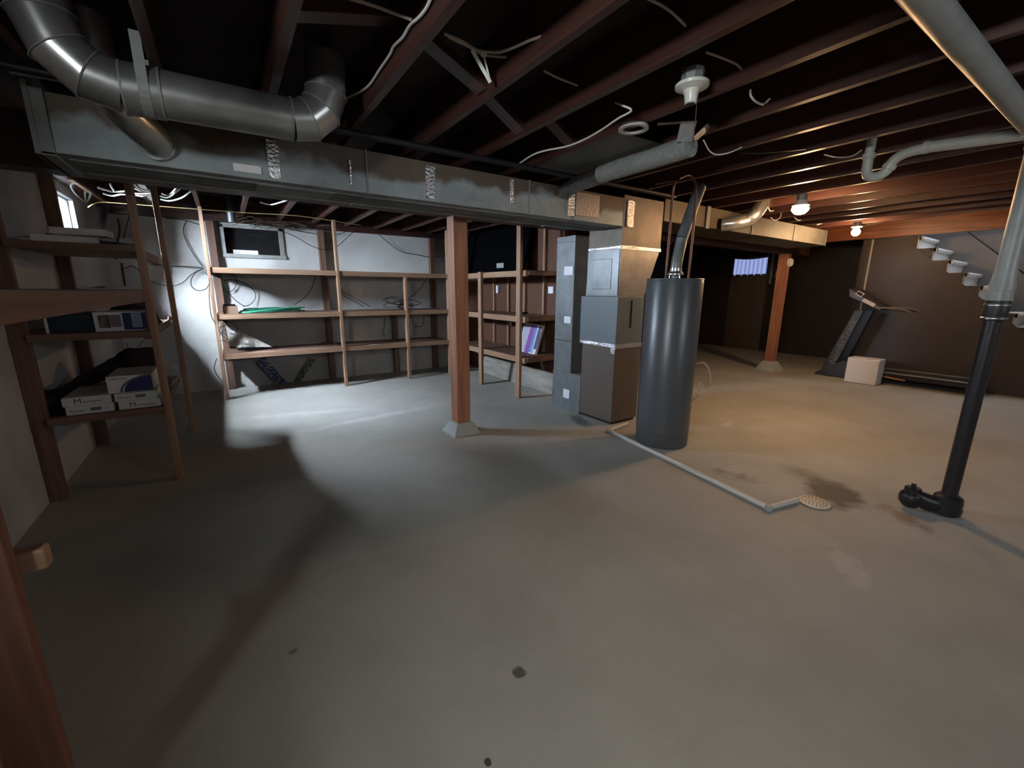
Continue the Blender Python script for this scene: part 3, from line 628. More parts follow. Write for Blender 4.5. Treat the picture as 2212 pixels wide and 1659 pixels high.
cable([(1.407,1.229,2.45), (1.478,1.211,2.44), (1.54,1.205,2.43), (1.613,1.199,2.41)], .005, nm_m, 'short cable between joists at the top edge, above the lampholder', 'cables under the joists')
cable([(1.885,1.286,2.43), (1.967,1.259,2.42), (2.048,1.239,2.41), (2.092,1.228,2.39)], .005, nm_m, 'short cable between joists just right of the lampholder', 'cables under the joists')
cable([(1.41,1.835,2.44), (1.509,1.849,2.44), (1.615,1.818,2.42)], .005, nm_m, 'short cable crossing the bay left of the bridging piece', 'cables under the joists')
cable([(2.319,1.871,2.4), (2.376,1.814,2.4), (2.444,1.749,2.4)], .007, nm_m, 'short pale cable right of the plastic ring', 'cables under the joists')
cable([(2.444,1.63,2.27), (2.581,1.676,2.25), (2.662,1.675,2.24), (2.755,1.649,2.26), (2.841,1.621,2.3)], .004, nmw_m, 'thin white wire drooping at the end of the wrapped duct', 'cables under the joists')
cable([(2.173,1.228,2.33), (2.137,1.203,2.29), (2.171,1.194,2.27), (2.252,1.2,2.28), (2.318,1.21,2.32)], .005, nm_m, 'small pale wire loop under a joist right of the lampholder', 'cables under the joists')
cable([(2.978,1.701,2.31), (3.02,1.599,2.29), (3.187,1.507,2.31), (3.316,1.453,2.33)], .004, blk_m, 'thin dark wire sagging left of the white trap', 'cables under the joists')
cable([(3.548,1.432,2.33), (3.578,1.357,2.3), (3.659,1.306,2.31), (3.68,1.261,2.34)], .004, nm_m, 'thin pale wire sagging to the white trap', 'cables under the joists')
cable([(5.335,2.7,2.33), (5.298,2.7,2.271), (5.236,2.7,2.224)], .007, nmw_m, 'short lit white wire end at the right duct elbow', 'lit wire ends by the right duct')
cable([(5.252,2.6,2.337), (5.303,2.6,2.308), (5.375,2.6,2.32)], .006, nmw_m, 'small curled lit wire left of the flat ceiling lamp', 'lit wire ends by the right duct')
cable([(5.743,2.8,2.306), (5.855,2.8,2.283), (5.975,2.8,2.328), (5.776,2.7,2.365)], .006, nmw_m, 'lit looping wire end above the right duct', 'lit wire ends by the right duct')
cable([(6.357,2.8,2.364), (6.485,2.8,2.341), (6.612,2.8,2.37)], .006, nmw_m, 'lit curled wire directly below the flat ceiling lamp', 'lit wire ends by the right duct')
cable([(7.058,2.8,2.338), (7.198,2.8,2.369), (7.33,2.8,2.393)], .010, nmw_m, 'lit wire end at the far corner of the right duct', 'lit wire ends by the right duct')
cable([(-0.651,2.882,2.3), (-0.595,2.877,2.3), (-0.523,2.866,2.3), (-0.473,2.911,2.31)], .011, paintp_m, 'grey conduit running behind the left elbow of the round duct', name='conduit')
ds = thing('dangling_strap', (1.068,1.846,2.43), 'bent metal strap dangling in a V from a cable between joists', 'strap')
a = (1.017,1.838,2.42); b = (1.123,1.862,2.33); c = (1.081,1.848,2.42)
obj('strap_bar', MB().bar(a, b, .016, .003, side=(1, -.5, 0)), nmw_m, ds)
obj('strap_bar', MB().bar(c, b, .008, .003, side=(1, -.5, 0)), nmw_m, ds)
obj('hook', MB().ring((c[0], c[1], c[2]), .014, .009, .006, 16), nmw_m, ds)

# wires by the left window and beyond the duct
G = 'white cables near the left window'
cable([(-1.161,5.499,2.33), (-1.147,5.683,2.33), (-1.159,5.892,2.32), (-1.164,6.086,2.3), (-1.157,6.278,2.29), (-1.137,6.493,2.3), (-1.112,6.598,2.31)], .009, nmw_m, 'thick white cable drooping from the left edge beside the window', G)
cable([(-1.111,6.499,2.29), (-1.091,6.143,2.28), (-1.065,5.828,2.28), (-1.055,5.698,2.31), (-1.029,5.66,2.33), (-0.994,5.635,2.33)], .008, nmw_m, 'white cable bent into a C beside the window', G)
cable([(-1.017,6.008,2.33), (-1.056,6.187,2.3), (-1.097,6.454,2.28), (-1.017,6.159,2.3), (-0.987,6.06,2.33)], .008, nmw_m, 'white cable hanging in a narrow loop by the lit board', G)
cable([(-0.862,5.625,2.31), (-0.803,5.662,2.3), (-0.776,5.712,2.3), (-0.661,5.664,2.31)], .009, nmw_m, 'white cable ending against the front shelf post, upper run', G)
cable([(-0.758,5.521,2.34), (-0.755,5.538,2.32), (-0.756,5.652,2.3)], .009, nmw_m, 'short white stub of cable curling up above the horizontal runs', G)
cable([(-0.869,5.875,2.3), (-0.807,5.896,2.29), (-0.737,5.83,2.3), (-0.68,5.815,2.3)], .008, nmw_m, 'white cable ending against the front shelf post, lower run', G)
for k, (y0, lb) in enumerate(((401, 'uppermost'), (408, 'second'), (416, 'third'), (422, 'lowest'))):
    cable(list(([(-0.573,5.42,2.33), (-0.551,5.526,2.32), (-0.474,5.564,2.32)], [(-0.595,5.59,2.33), (-0.55,5.584,2.31), (-0.495,5.617,2.31)], [(-0.615,5.752,2.31), (-0.552,5.673,2.3), (-0.487,5.636,2.31)], [(-0.615,5.793,2.3), (-0.569,5.752,2.29), (-0.526,5.755,2.3)])[k]), .007, nmw_m, 'short white cable between the two left shelf posts, %s of four' % lb, G)
cable([(-0.39,5.474,2.29), (-0.347,5.482,2.28), (-0.316,5.479,2.3), (-0.267,5.356,2.33)], .008, nmw_m, 'white cable curving up just right of the second shelf post', G)
cable([(-0.413,5.555,2.28), (-0.354,5.554,2.27), (-0.305,5.521,2.3), (-0.24,5.359,2.33)], .008, nmw_m, 'white cable curving up beside the first curved one', G)
cable([(-0.423,5.682,2.27), (-0.355,5.679,2.26), (-0.276,5.638,2.28), (-0.221,5.562,2.3), (-0.157,5.418,2.33)], .008, nmw_m, 'longest white cable curving up left of the tall back shelf post', G)
cable([(0.433,5.515,2.31), (0.533,5.53,2.3), (0.604,5.422,2.31), (0.68,5.318,2.33)], .008, nmw_m, 'white cable drooping just below the main duct patch plate', G)
cable([(-1.02,6,2.175), (-0.982,6,2.205), (-0.925,6.1,2.249), (-0.748,6.1,2.255), (-0.449,6.1,2.26), (-0.126,6.1,2.266), (0.273,6.2,2.286), (0.869,6.2,2.307), (1.308,6.2,2.286), (1.677,6.25,2.266)], .0045, yel_m, 'long yellowish cable strung above the shelving below the joists')
# light boards seen lit near the window
single('nailer_board', MB().bar((-1.008,5.454,2.335), (-0.986,6.728,2.335), .035, .02), W['y'], 'light pine strip nailed under the joists beside the window', 'board')
single('nailer_board', MB().bar((-0.513,5.058,2.33), (-0.525,6.184,2.33), .05, .02), mat('grey_strip', (.33, .30, .26), .7), 'greyish strip under the joists between the left shelf posts', 'board')

# black cables on the back wall
G = 'black cables on the back wall'
def bw(pts, lb, r=.005, y=None): cable(pts, r, blk_m, lb, G)
bw([(-0.569,7.05,2.351), (-0.516,7.08,2.268), (-0.333,7.09,2.259), (-0.17,7.09,2.217)], 'black cable running along the top of the back wall corner')
bw([(-0.291,7.09,2.257), (-0.335,7.09,2.175), (-0.346,7.09,2.089), (-0.327,7.09,1.976), (-0.299,7.09,1.892), (-0.25,7.09,1.778), (-0.197,7.07,1.685)], 'black cable curving down to the knot at the tall back shelf post')
bw([(-0.73,7.09,1.7), (-0.573,7.09,1.684), (-0.385,7.09,1.679), (-0.198,7.05,1.672)], 'nearly level black cable left of the tall back shelf post')
bw([(-0.76,7.09,1.49), (-0.653,7.09,1.44), (-0.551,7.09,1.43), (-0.435,7.09,1.478), (-0.324,7.09,1.587), (-0.2,7.05,1.66)], 'sagging black cable left of the tall back shelf post')
bw([(-0.189,7.03,1.66), (-0.287,7.06,1.599), (-0.343,7.07,1.509), (-0.344,7.07,1.42), (-0.276,7.07,1.372), (-0.186,7.07,1.409), (-0.148,7.07,1.513), (-0.167,7.04,1.601)], 'black cable loop left of the tall back shelf post')
bw([(-0.01,7,1.676), (-0.002,7,1.532), (0.042,7.02,1.374), (0.113,7.04,1.25), (0.21,6.98,1.162)], 'black cable slanting down behind the cardboard box')
bw([(-0.006,7.08,1.497), (0.103,7.08,1.524), (0.26,7.08,1.476), (0.358,7.08,1.363), (0.353,7.08,1.266), (0.281,7.05,1.184), (0.194,7,1.161)], 'large black cable loop above the green hose')
bw([(0.101,7.08,1.597), (0.165,7.08,1.55), (0.141,7.08,1.437), (0.073,7.08,1.362), (0.02,7.08,1.362)], 'small black cable loop inside the larger one above the hose')
bw([(1.154,6.9,1.607), (1.075,6.95,1.4), (0.961,6.98,1.265), (0.835,6.98,1.179)], 'black cable hanging from top shelf to the green hose')
bw([(1.419,6.9,1.539), (1.486,6.95,1.403), (1.557,7,1.297), (1.691,7,1.225), (1.815,6.95,1.139)], 'pair-like black cable hanging right of the middle shelf post')
bw([(1.49,6.9,1.595), (1.446,6.95,1.492), (1.561,7,1.354), (1.763,7,1.239), (1.909,6.9,1.132)], 'second black cable hanging right of the middle shelf post')
bw([(0.732,7.06,2.217), (0.961,7.06,2.14), (1.133,7.04,2.033), (1.312,7,1.975), (1.457,7,2.003), (1.621,7,2.141), (1.827,7,2.332)], 'black cable dipping between the window and the joists')
bw([(0.771,7.09,2.279), (0.973,7.08,2.232), (1.276,7.05,2.2), (1.572,7.05,2.229), (1.749,7.05,2.331)], 'upper black cable right of the dark window')
bw([(2.137,7.05,2.286), (2.325,7.08,2.146), (2.555,7.09,2.014), (2.797,7.09,1.989), (3.031,7.05,1.952), (3.324,7,1.994)], 'long black cable drooping left of the near timber post')
bw([(2.887,6.9,1.604), (2.788,6.92,1.45), (2.625,6.94,1.296), (2.405,6.9,1.184)], 'black cable hanging down to the tangle on the middle shelf')
bw([(2.637,7.05,1.021), (2.673,7.06,0.82), (2.773,7.06,0.768), (2.852,7.06,0.814), (2.873,7.05,0.991)], 'black cable loop hanging below the middle shelf')
bw([(2.187,7.05,1.008), (2.159,7.05,0.802), (2.122,7.05,0.703), (2.164,7.05,0.631)], 'short black cable hanging below the middle shelf near the short post')
bw([(-0.125,6.36,1.529), (-0.157,6.36,1.31), (-0.166,6.36,1.088), (-0.133,6.36,0.974)], 'black cable hanging along the tall back shelf post')
bw([(-0.179,6.5,0.526), (-0.218,6.5,0.409), (-0.196,6.5,0.304), (-0.155,6.5,0.238)], 'black cable trailing below the tangle at the tall shelf post')
bw([(-0.958,7.08,2.211), (-0.966,7.08,2.068), (-1.032,7.08,1.85), (-1.044,7.08,1.742)], 'thick black cable down the back wall corner', .010)
bw([(-0.845,7.08,2.264), (-0.895,7.08,2.127), (-0.94,7.08,1.99)], 'short black cable in the back corner right of the thick one')
bw([(-0.999,7.08,1.7), (-1.004,7.08,1.58), (-1.006,7.08,1.425)], 'thick black cable between the left shelves near the corner', .010)
bw([(-1.015,7.08,1.623), (-0.91,7.08,1.665), (-0.853,7.08,1.612), (-0.843,7.08,1.528)], 'thin black cable branching off by the left shelves')
bw([(-0.776,5,0.927), (-0.763,5,0.864), (-0.714,5,0.873), (-0.657,5,0.941)], 'thin cable hooped below the picture carton shelf', .003)
random.seed(11)
def tangle(name, c, rx, ry, rz, n, m, label, rr=.004):
    mb = MB()
    for k in range(n):
        a0 = random.random()*6.28; pts = []
        cc = Vector(c) + Vector((random.uniform(-rx, rx)*.5, random.uniform(-ry, ry)*.5, random.uniform(0, rz)*.5))
        ra_, rb_ = random.uniform(.35, .8), random.uniform(.35, .8); tl = random.uniform(-.5, .5)
        for j in range(9):
            a = a0+j*.8
            pts.append(cc + Vector((math.cos(a)*rx*ra_, math.sin(a)*ry*rb_, max(-cc.z+c[2]+rr, rz*.5*(1+math.sin(a+tl))*rb_*.9))))
        mb.tube(pts, rr, 6, smooth=4)
    return single(name, mb, m, label, 'cable', smooth=True)
tangle('cable_tangle', (2.42, 6.78, 1.091), .28, .14, .17, 9, blk_m, 'tangle of black cable lying on the middle back shelf')
tangle('cable_tangle', (-.02, 6.65, .70), .09, .10, .26, 9, blk_m, 'dark bunch of cable hanging at the tall back shelf post')
tangle('cable_tangle', (1.2, 6.75, .587), .14, .12, .06, 4, copper_m, 'small reddish wire tangle on the lowest back shelf', .003)
# mass of old wiring above the back window
mb = MB(); random.seed(5)
for k in range(20):
    x = random.uniform(-.1, 1.1); z = random.uniform(2.24, 2.32); pts = []
    for j in range(5): pts.append((x+j*.13+random.uniform(-.04, .04), 6.95+random.uniform(-.12, .1), z+random.uniform(-.05, .035)))
    mb.tube(pts, .004, 5, smooth=3)
tag(obj('old_wiring', mb, mat('dusty_wire', (.10, .085, .06), .7), smooth=True), 'dusty mass of old wiring above the dark back window', 'wiring', kind='stuff')
# round drops above the back wall
vpipe('round_drop_duct', [(.19, 6.88, 2.565), (.19, 6.88, 2.34), (.19, 6.88, 2.25)], .045, newm, 'short round duct end in the joist bay above the window', 'duct', smooth=0, n=20)
vpipe('vent_pipe', [(-1.02, 6.95, 2.36), (-1.02,6.267,1.955)], .035, newm, 'short shiny pipe by the back left corner beside the window', 'pipe', smooth=0, n=18)

# ------------------------------------------------------------------ things on the back and side shelves
bx = thing('cardboard_box', (.06, 6.6, 1.09), 'small brown cardboard box on the middle back shelf', 'box')
obj('carton', MB().box(-.04, .12, 6.47, 6.68, 1.0905, 1.185), brownc_m, bx, .003)
single('black_case', MB().box(-.03, .10, 6.49, 6.62, 1.186, 1.208), blkpl_m, 'flat black case lying on the brown cardboard box', 'case', bev=.004)
hs = thing('garden_hose', (.55, 6.7, 1.09), 'green garden hose coiled on the middle back shelf', 'hose')
random.seed(2); pts = []
for j in range(74):
    a = j*.35; k = j/74
    pts.append((.52+(.40-.16*k+.03*math.sin(j*1.3))*math.cos(a), 6.70+(.21-.07*k)*math.sin(a), 1.102+.028*k*1.6+.006*math.sin(j*.9)))
obj('hose_coil', MB().tube(pts, .0095, 8, smooth=3), hose2_m, hs, smooth=True)
pts = [(.17, 6.50, 1.102), (.20, 6.44, 1.105), (.30, 6.425, 1.112), (.45, 6.45, 1.128), (.60, 6.50, 1.142), (.80, 6.58, 1.15), (.92, 6.66, 1.15)]
obj('hose_end', MB().tube(pts, .0115, 10, smooth=4), hose_m, hs, smooth=True, label='bright green outer turn')
# crumpled sheet and black tray on the lowest back shelf
def crumple(name, tri, nrm, n, amp, m, label, cat, seed=1, th=.01):
    random.seed(seed); a, b, c = [Vector(p) for p in tri]; nrm = Vector(nrm); idx = {}; vs = []; fs = []
    for i in range(n+1):
        for j in range(n+1-i):
            idx[i, j] = len(vs); e = 0 if i == 0 else 1
            vs.append(a + (b-a)*i/n + (c-a)*j/n + nrm*random.uniform(-amp, amp)*e)
    for i in range(n):
        for j in range(n-i):
            fs.append((idx[i, j], idx[i+1, j], idx[i, j+1]))
            if i+j < n-1: fs.append((idx[i+1, j], idx[i+1, j+1], idx[i, j+1]))
    o = single(name, MB().add(vs, fs), m, label, cat, smooth=False)
    md = o.modifiers.new('solid', 'SOLIDIFY'); md.thickness = th; return o
crumple('crumpled_sheet', ((-0.035,6.62,0.953), (-0.023,6.5,0.676), (0.476,6.66,0.611)), (0, -1, .2), 7, .02, mat('grey_crumpled_plastic', (.86, .84, .78), .5, 0, (9, (.55, .53, .48), .4, .6)), 'crumpled grey-white sheet leaning on the lowest back shelf', 'sheet', 4, .004)
single('dark_tray', MB().bar((.06, 6.82, .598), (.55, 6.88, .598), .14, .02), blkpl_m, 'flat black tray under the crumpled sheet', 'tray')
pat = mat('blue_patterned_band', (.03, .05, .16), .7, 0, (28, (.42, .41, .36), .50, .56))
pat2 = mat('grey_patterned_band', (.06, .06, .055), .7, 0, (26, (.30, .29, .25), .44, .60))
single('patterned_strip', MB().bar((0.324,7.02,0.392), (0.581,7.08,-0.023), .13, .008, side=(1, 0, .9)), pat, 'blue and cream patterned strip leaning below the lowest back shelf', 'strip', 'patterned strips below the back shelf')
single('patterned_strip', MB().bar((1.018,7.02,0.354), (0.766,7.08,-0.001), .085, .008, side=(1, 0, -.7)), pat2, 'faded grey patterned strip leaning below the lowest back shelf', 'strip', 'patterned strips below the back shelf')
single('paint_stirrer', MB().bar((1.72, 6.43, .5875), (1.84, 6.43, .5875), .02, .004), card2_m, 'thin white scrap on the lowest back shelf rail', 'scrap')
# side shelving contents
bp = thing('flat_board', (3.6, 5.6, 1.65), 'large flat black board standing on the top side shelf', 'board')
obj('board_face', MB().hexa([(3.50, 4.96, 1.651), (3.53, 4.96, 1.651), (3.53, 6.95, 1.651), (3.50, 6.95, 1.651)], [(3.66, 4.96, 2.335), (3.69, 4.96, 2.335), (3.69, 6.95, 2.335), (3.66, 6.95, 2.335)]), mat('matt_black', (.003, .003, .004), .95, spec=.02), bp, .003)
a = (3.505,5.645,1.804); b = (3.505,5.449,1.735)
obj('sticker', MB().box(3.502, 3.509, min(a[1], b[1]), max(a[1], b[1]), min(a[2], b[2]), max(a[2], b[2])), mat('grey_sticker', (.40, .40, .38), .5), bp)
gb = thing('board_game_box', (3.45, 4.75, .545), 'colourful board game box leaning on end on the lowest side shelf', 'box')
Bt = Matrix.Translation((3.435, 4.74, .5455)) @ Matrix.Rotation(.28, 4, 'Y') @ Matrix.Rotation(.05, 4, 'X')
yb0, yb1, zb = -.185, .235, .42
obj('box_body', MB().box(.001, .045, yb0, yb1, 0.0, zb, Bt), card2_m, gb, .002)
def strip(y0, y1, z0, z1, m, nm='printed_panel', x=0.0): obj(nm, MB().box(x-.0012, x+.0012, y0, y1, z0, z1, Bt), m, gb)
strip(.085, .22, .02, .38, mat('lilac_grey_print', (.50, .51, .60), .4))
strip(-.035, .07, .0, .40, mat('purple_print', (.28, .11, .42), .4))
strip(-.085, -.038, .02, .40, mat('sky_blue_print', (.13, .32, .72), .4))
strip(-.125, -.088, .02, .36, mat('pale_print', (.45, .50, .55), .4))
strip(-.18, -.128, .08, .40, mat('indigo_print', (.09, .07, .28), .4))
gold = mat('gold_print', (.75, .65, .35), .4)
for k in range(6): strip(-.122, -.095, .16+k*.035, .185+k*.035, gold, 'printed_mark', -.0016)
for a, b, lb in (((3.745,4.67,1.458), (3.745,4.565,1.365), 'small white card pinned to the partition above the middle side shelf'),):
    single('wall_card', MB().box(3.738, 3.7485, min(a[1], b[1]), max(a[1], b[1]), min(a[2], b[2]), max(a[2], b[2])), sl, lb, 'card')
single('hanging_tag', MB().box(3.69, 3.698, 5.52, 5.56, .86, 1.0).tube([(3.694, 5.54, 1.0), (3.694, 5.54, 1.06)], .004, 6), card2_m, 'white tag hanging from the partition under the middle side shelf', 'tag')
single('wall_outlet_box', MB().box(3.70, 3.745, 5.93, 5.99, 1.36, 1.48), card2_m, 'pale metal outlet box on the partition under the top side shelf', 'outlet', bev=.004)
single('small_bowl', MB().lathe([(.03, 1.0755), (.05, 1.085), (.055, 1.105)], (3.5, 4.9, 0), 20), blkpl_m, 'little dark dish on the middle side shelf', 'dish', smooth=True)

# ------------------------------------------------------------------ things on the left shelving
def carton(name, x0, x1, y0, y1, z0, z1, m, label, cat='box', group=None, rot=0):
    cx, cy = (x0+x1)/2, (y0+y1)/2
    t = thing(name, (cx, cy, z0), label, cat, group)
    obj('carton', MB().box(x0, x1, y0, y1, z0+.0005, z1), m, t, .003)
    return t
# four flat tile cartons, two stacks of two
G = 'white flooring cartons on the bottom left shelf'
FR = 3.822
rows = ((-.955, -.722, .5755, .6345, 0, 'flat white carton, lower left of the four stacked together'),
        (-.697, -.470, .5755, .6345, 1, 'flat white carton with big M, lower right of the four stacked together'),
        (-.965, -.728, .6350, .6935, 1, 'flat white carton with big M, upper left of the four stacked together'),
        (-.710, -.485, .6350, .6900, 0, 'flat white carton, upper right of the four stacked together'))
for x0, x1, z0, z1, big, lb in rows:
    t = carton('flooring_carton', x0, x1, FR, FR+.42, z0, z1, card_m, lb, 'box', G)
    zc = (z0+z1)/2; xm = (x0+x1)/2
    if big:
        lettering('printed_letter', 'M', .052, (x0+.075, FR-.0012, zc), (1, 0, 0), (0, 0, 1), ink_m, t)
        lettering('printed_word', 'annington', .024, (x0+.147, FR-.0012, zc-.004), (1, 0, 0), (0, 0, 1), ink_m, t)
    else:
        lettering('printed_word', 'Mannington', .016, (x0+.055, FR-.0012, zc-.002), (1, 0, 0), (0, 0, 1), ink_m, t)
        obj('printed_block', MB().box(x1-.115, x1-.06, FR-.0014, FR+.001, zc-.010, zc+.012), ink_m, t)
t = carton('vinyl_tile_carton', -.735, -.495, FR+.005, FR+.40, .6940, .812, card2_m, 'white and navy printed carton on top of the flat white cartons', 'box')
mb = MB(); pts = [(-.497, .808), (-.497, .698)]; pts += [(-.497-.155*math.sin(q)-.0, .698+.11*math.cos(q)) for q in [PI/2*(1-k/8) for k in range(9)]]
obj('printed_arc', MB().prism(pts, 'y', FR+.0035, FR+.0062), blue_m, t)
pts2 = [(-.497-(.155+.014)*math.sin(q), .698+(.108)*math.cos(q)*1.0) for q in [PI/2*(1-k/8) for k in range(9)]]
obj('printed_swirl', MB().tube([(x, FR+.004, z) for x, z in pts2], .006, 6), ink_m, t)
lettering('printed_word', 'Luxury Vinyl', .020, (-.672, FR+.0038, .795), (1, 0, 0), (0, 0, 1), ink_m, t)
# dark carpet offcut heaped behind
random.seed(8)
def heap(name, x0, x1, y0, y1, z0, zt, m, label, cat, nx=18, ny=12, amp=.012, prof=None):
    vs = []; fs = []
    for j in range(ny+1):
        for i in range(nx+1):
            u, v = i/nx, j/ny
            hgt = (prof(u, v) if prof else math.sin(PI*u)**.5*math.sin(PI*v)**.4)
            vs.append((x0+(x1-x0)*u, y0+(y1-y0)*v, z0+max(0, (zt-z0)*hgt + random.uniform(-amp, amp)*(0 < u < 1)*(0 < v < 1))))
    n = nx+1
    for j in range(ny):
        for i in range(nx): fs.append((j*n+i, j*n+i+1, (j+1)*n+i+1, (j+1)*n+i))
    b = len(vs); vs += [(x0, y0, z0), (x1, y0, z0), (x1, y1, z0), (x0, y1, z0)]; fs.append((b, b+3, b+2, b+1))
    return single(name, MB().add(vs, fs), m, label, cat, smooth=True)
heap('carpet_offcut', -1.11, -.50, 4.26, 4.62, .576, .93, rug_m, 'rolled dark grey carpet piece heaped behind the white cartons', 'carpet', prof=lambda u, v: min(1, .25+1.1*u)*math.sin(PI*(.08+.84*v))**.45)
heap('dark_bag', -1.11, -.97, 3.86, 4.2, .576, .72, mat('navy_black_fabric', (.02, .022, .04), .8), 'dark bag slumped left of the flat white cartons', 'bag', prof=lambda u, v: (math.sin(PI*(.1+.8*u))*math.sin(PI*(.1+.8*v)))**.4)
crumple('crumpled_wrap', ((-0.537,4.3,0.497), (-0.403,4.75,0.678), (-0.54,4.9,0.406)), (1, 0, .4), 5, .02, mat('grey_plastic_wrap', (.33, .31, .29), .4), 'crumpled plastic wrap at the right end of the bottom left shelf', 'wrap', 9, .003)
single('paper_scrap', MB().hexa([(-0.484,4.95,0.676), (-0.435,4.95,0.64), (-0.456,4.97,0.595), (-0.487,4.97,0.616)], [(-0.479,4.95,0.715), (-0.442,4.95,0.712), (-0.445,4.97,0.7), (-0.479,4.97,0.703)]), plast_m, 'bright white paper scrap at the second shelf post', 'paper')
# on the 1.1 m shelf
t = carton('dark_blue_carton', -.95, -.745, 3.85, 4.25, 1.1155, 1.235, dkblue_m, 'very dark blue carton on the middle left shelf')
obj('carton_side', MB().box(-.965, -.951, 3.85, 4.2, 1.1156, 1.236), card2_m, t)
t = carton('picture_carton', -.735, -.462, 3.832, 4.15, 1.1155, 1.245, card2_m, 'white carton with dark photographs on the middle left shelf')
def ppan(x0, x1, z0, z1, m, nm='printed_panel', d=0): obj(nm, MB().box(x0, x1, 3.8295-d, 3.8325, z0, z1), m, t)
ppan(-.712, -.655, 1.14, 1.225, mat('brown_photo_print', (.06, .05, .05), .5, 0, (22, (.18, .16, .17), .45, .6)))
ppan(-.652, -.60, 1.145, 1.225, mat('mauve_photo_print', (.20, .17, .21), .5))
ppan(-.590, -.470, 1.125, 1.238, blue_m)
ppan(-.545, -.492, 1.14, 1.24, mat('pale_blue_print', (.30, .36, .48), .5), d=.001)
heap('dark_cloth', -.78, -.47, 4.2, 4.7, 1.116, 1.32, mat('dark_knotted_cloth', (.02, .02, .028), .9), 'dark cloth bundle behind the picture carton', 'cloth', amp=.02)
single('hose_clip', MB().tube([(-.43, 4.72, 1.13), (-.43, 4.76, 1.155), (-.42, 4.82, 1.15), (-.42, 4.86, 1.125)], .006, 8, smooth=3), copper_m, 'short curved brown handle hooked on the left shelf rail', 'hook', smooth=True)
# top shelf: white trays
def tray(x0, x1, y0, y1, z0, h, label, rz=0, tilt=0):
    T = Matrix.Translation(((x0+x1)/2, (y0+y1)/2, z0)) @ Matrix.Rotation(rz, 4, 'Z') @ Matrix.Rotation(tilt, 4, 'X'); a, b = (x1-x0)/2, (y1-y0)/2; w_ = .006
    t = thing('white_tray', ((x0+x1)/2, (y0+y1)/2, z0), label, 'tray', 'white trays on the top left shelf')
    mb = MB().box(-a, a, -b, b, 0, w_, T)
    for (p, q, r, s_) in ((-a, a, -b, -b+w_), (-a, a, b-w_, b), (-a, -a+w_, -b, b), (a-w_, a, -b, b)): mb.box(p, q, r, s_, w_, h, T)
    obj('tray_body', mb, plast_m, t, .002); return t
tray(-.96, -.66, 3.86, 4.14, 1.676, .045, 'white open tray on the top left shelf, left one', .15)
tray(-.84, -.58, 3.80, 3.98, 1.724, .04, 'white open tray resting on the other, nearer and right', -.05)
single('navy_folder', MB().bar((-.95, 4.18, 1.74), (-.52, 4.30, 1.705), .22, .012), blue_m, 'dark navy folder behind the white trays', 'folder')
crumple('foil_scrap', ((-1.1, 3.85, 1.68), (-.92, 3.85, 1.70), (-1.0, 4.05, 1.72)), (0, 0, 1), 4, .012, foil_m, 'shiny foil scrap at the far left of the top left shelf', 'foil', 3, .002)
crumple('foil_scrap', ((-.62, 3.0, 1.396), (-.50, 3.0, 1.396), (-.56, 3.3, 1.412)), (0, 0, 1), 4, .006, foil_m, 'shiny foil scrap on the thick board near the camera', 'foil', 6, .002)

# ------------------------------------------------------------------ far room: door, curtain, stairs, treadmill
dr = thing('door_1', (X1, 5.6, 0), 'far door with pale daylight showing through its top window', 'door'); dr['kind'] = 'structure'
obj('door_leaf', MB().box(X1-.05, X1-.002, 5.14, 6.02, .005, 1.83).box(X1-.05, X1-.002, 5.14, 5.18, 1.83, 2.24).box(X1-.05, X1-.002, 5.98, 6.02, 1.83, 2.24).box(X1-.05, X1-.002, 5.14, 6.02, 2.22, 2.26), mat('brown_grey_curtain', (.10, .075, .06), .8, 0, (6, (.08, .06, .05), .4, .7), scale=(1, 4, .2)), dr)
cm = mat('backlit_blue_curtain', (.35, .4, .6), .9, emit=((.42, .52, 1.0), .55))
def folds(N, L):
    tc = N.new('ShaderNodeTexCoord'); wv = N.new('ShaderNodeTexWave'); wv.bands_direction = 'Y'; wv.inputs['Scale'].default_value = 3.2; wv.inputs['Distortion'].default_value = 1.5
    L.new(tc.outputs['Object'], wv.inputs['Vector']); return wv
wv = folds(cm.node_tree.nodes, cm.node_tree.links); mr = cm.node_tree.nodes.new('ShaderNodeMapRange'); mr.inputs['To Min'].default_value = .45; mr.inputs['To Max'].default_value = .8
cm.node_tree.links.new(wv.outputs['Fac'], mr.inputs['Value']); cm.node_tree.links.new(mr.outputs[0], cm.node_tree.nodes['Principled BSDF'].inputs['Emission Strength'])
mb = MB(); n = 40
for k in range(n):
    ya, yb = 5.18+.80*k/n, 5.18+.80*(k+1)/n; xa, xb = X1-.045+.006*math.sin(k*.8), X1-.045+.006*math.sin((k+1)*.8)
    mb.add([(xa, ya, 1.80), (xb, yb, 1.80), (xb, yb, 2.21-.03*math.sin(PI*(k+1)/n)), (xa, ya, 2.21-.03*math.sin(PI*k/n))], [(0, 1, 2, 3)])
obj('window_curtain', mb, cm, dr, smooth=True)
obj('door_frame', MB().box(X1-.04, X1, 5.06, 5.10, 1.6, 2.28), frame_m, dr)
single('switch_plate', MB().box(X1-.012, X1-.001, 4.80, 4.99, 1.74, 1.90), mat('yellowed_plate', (.62, .52, .32), .5), 'yellowed plate on the wall left of the far timber post', 'switch plate', bev=.003)

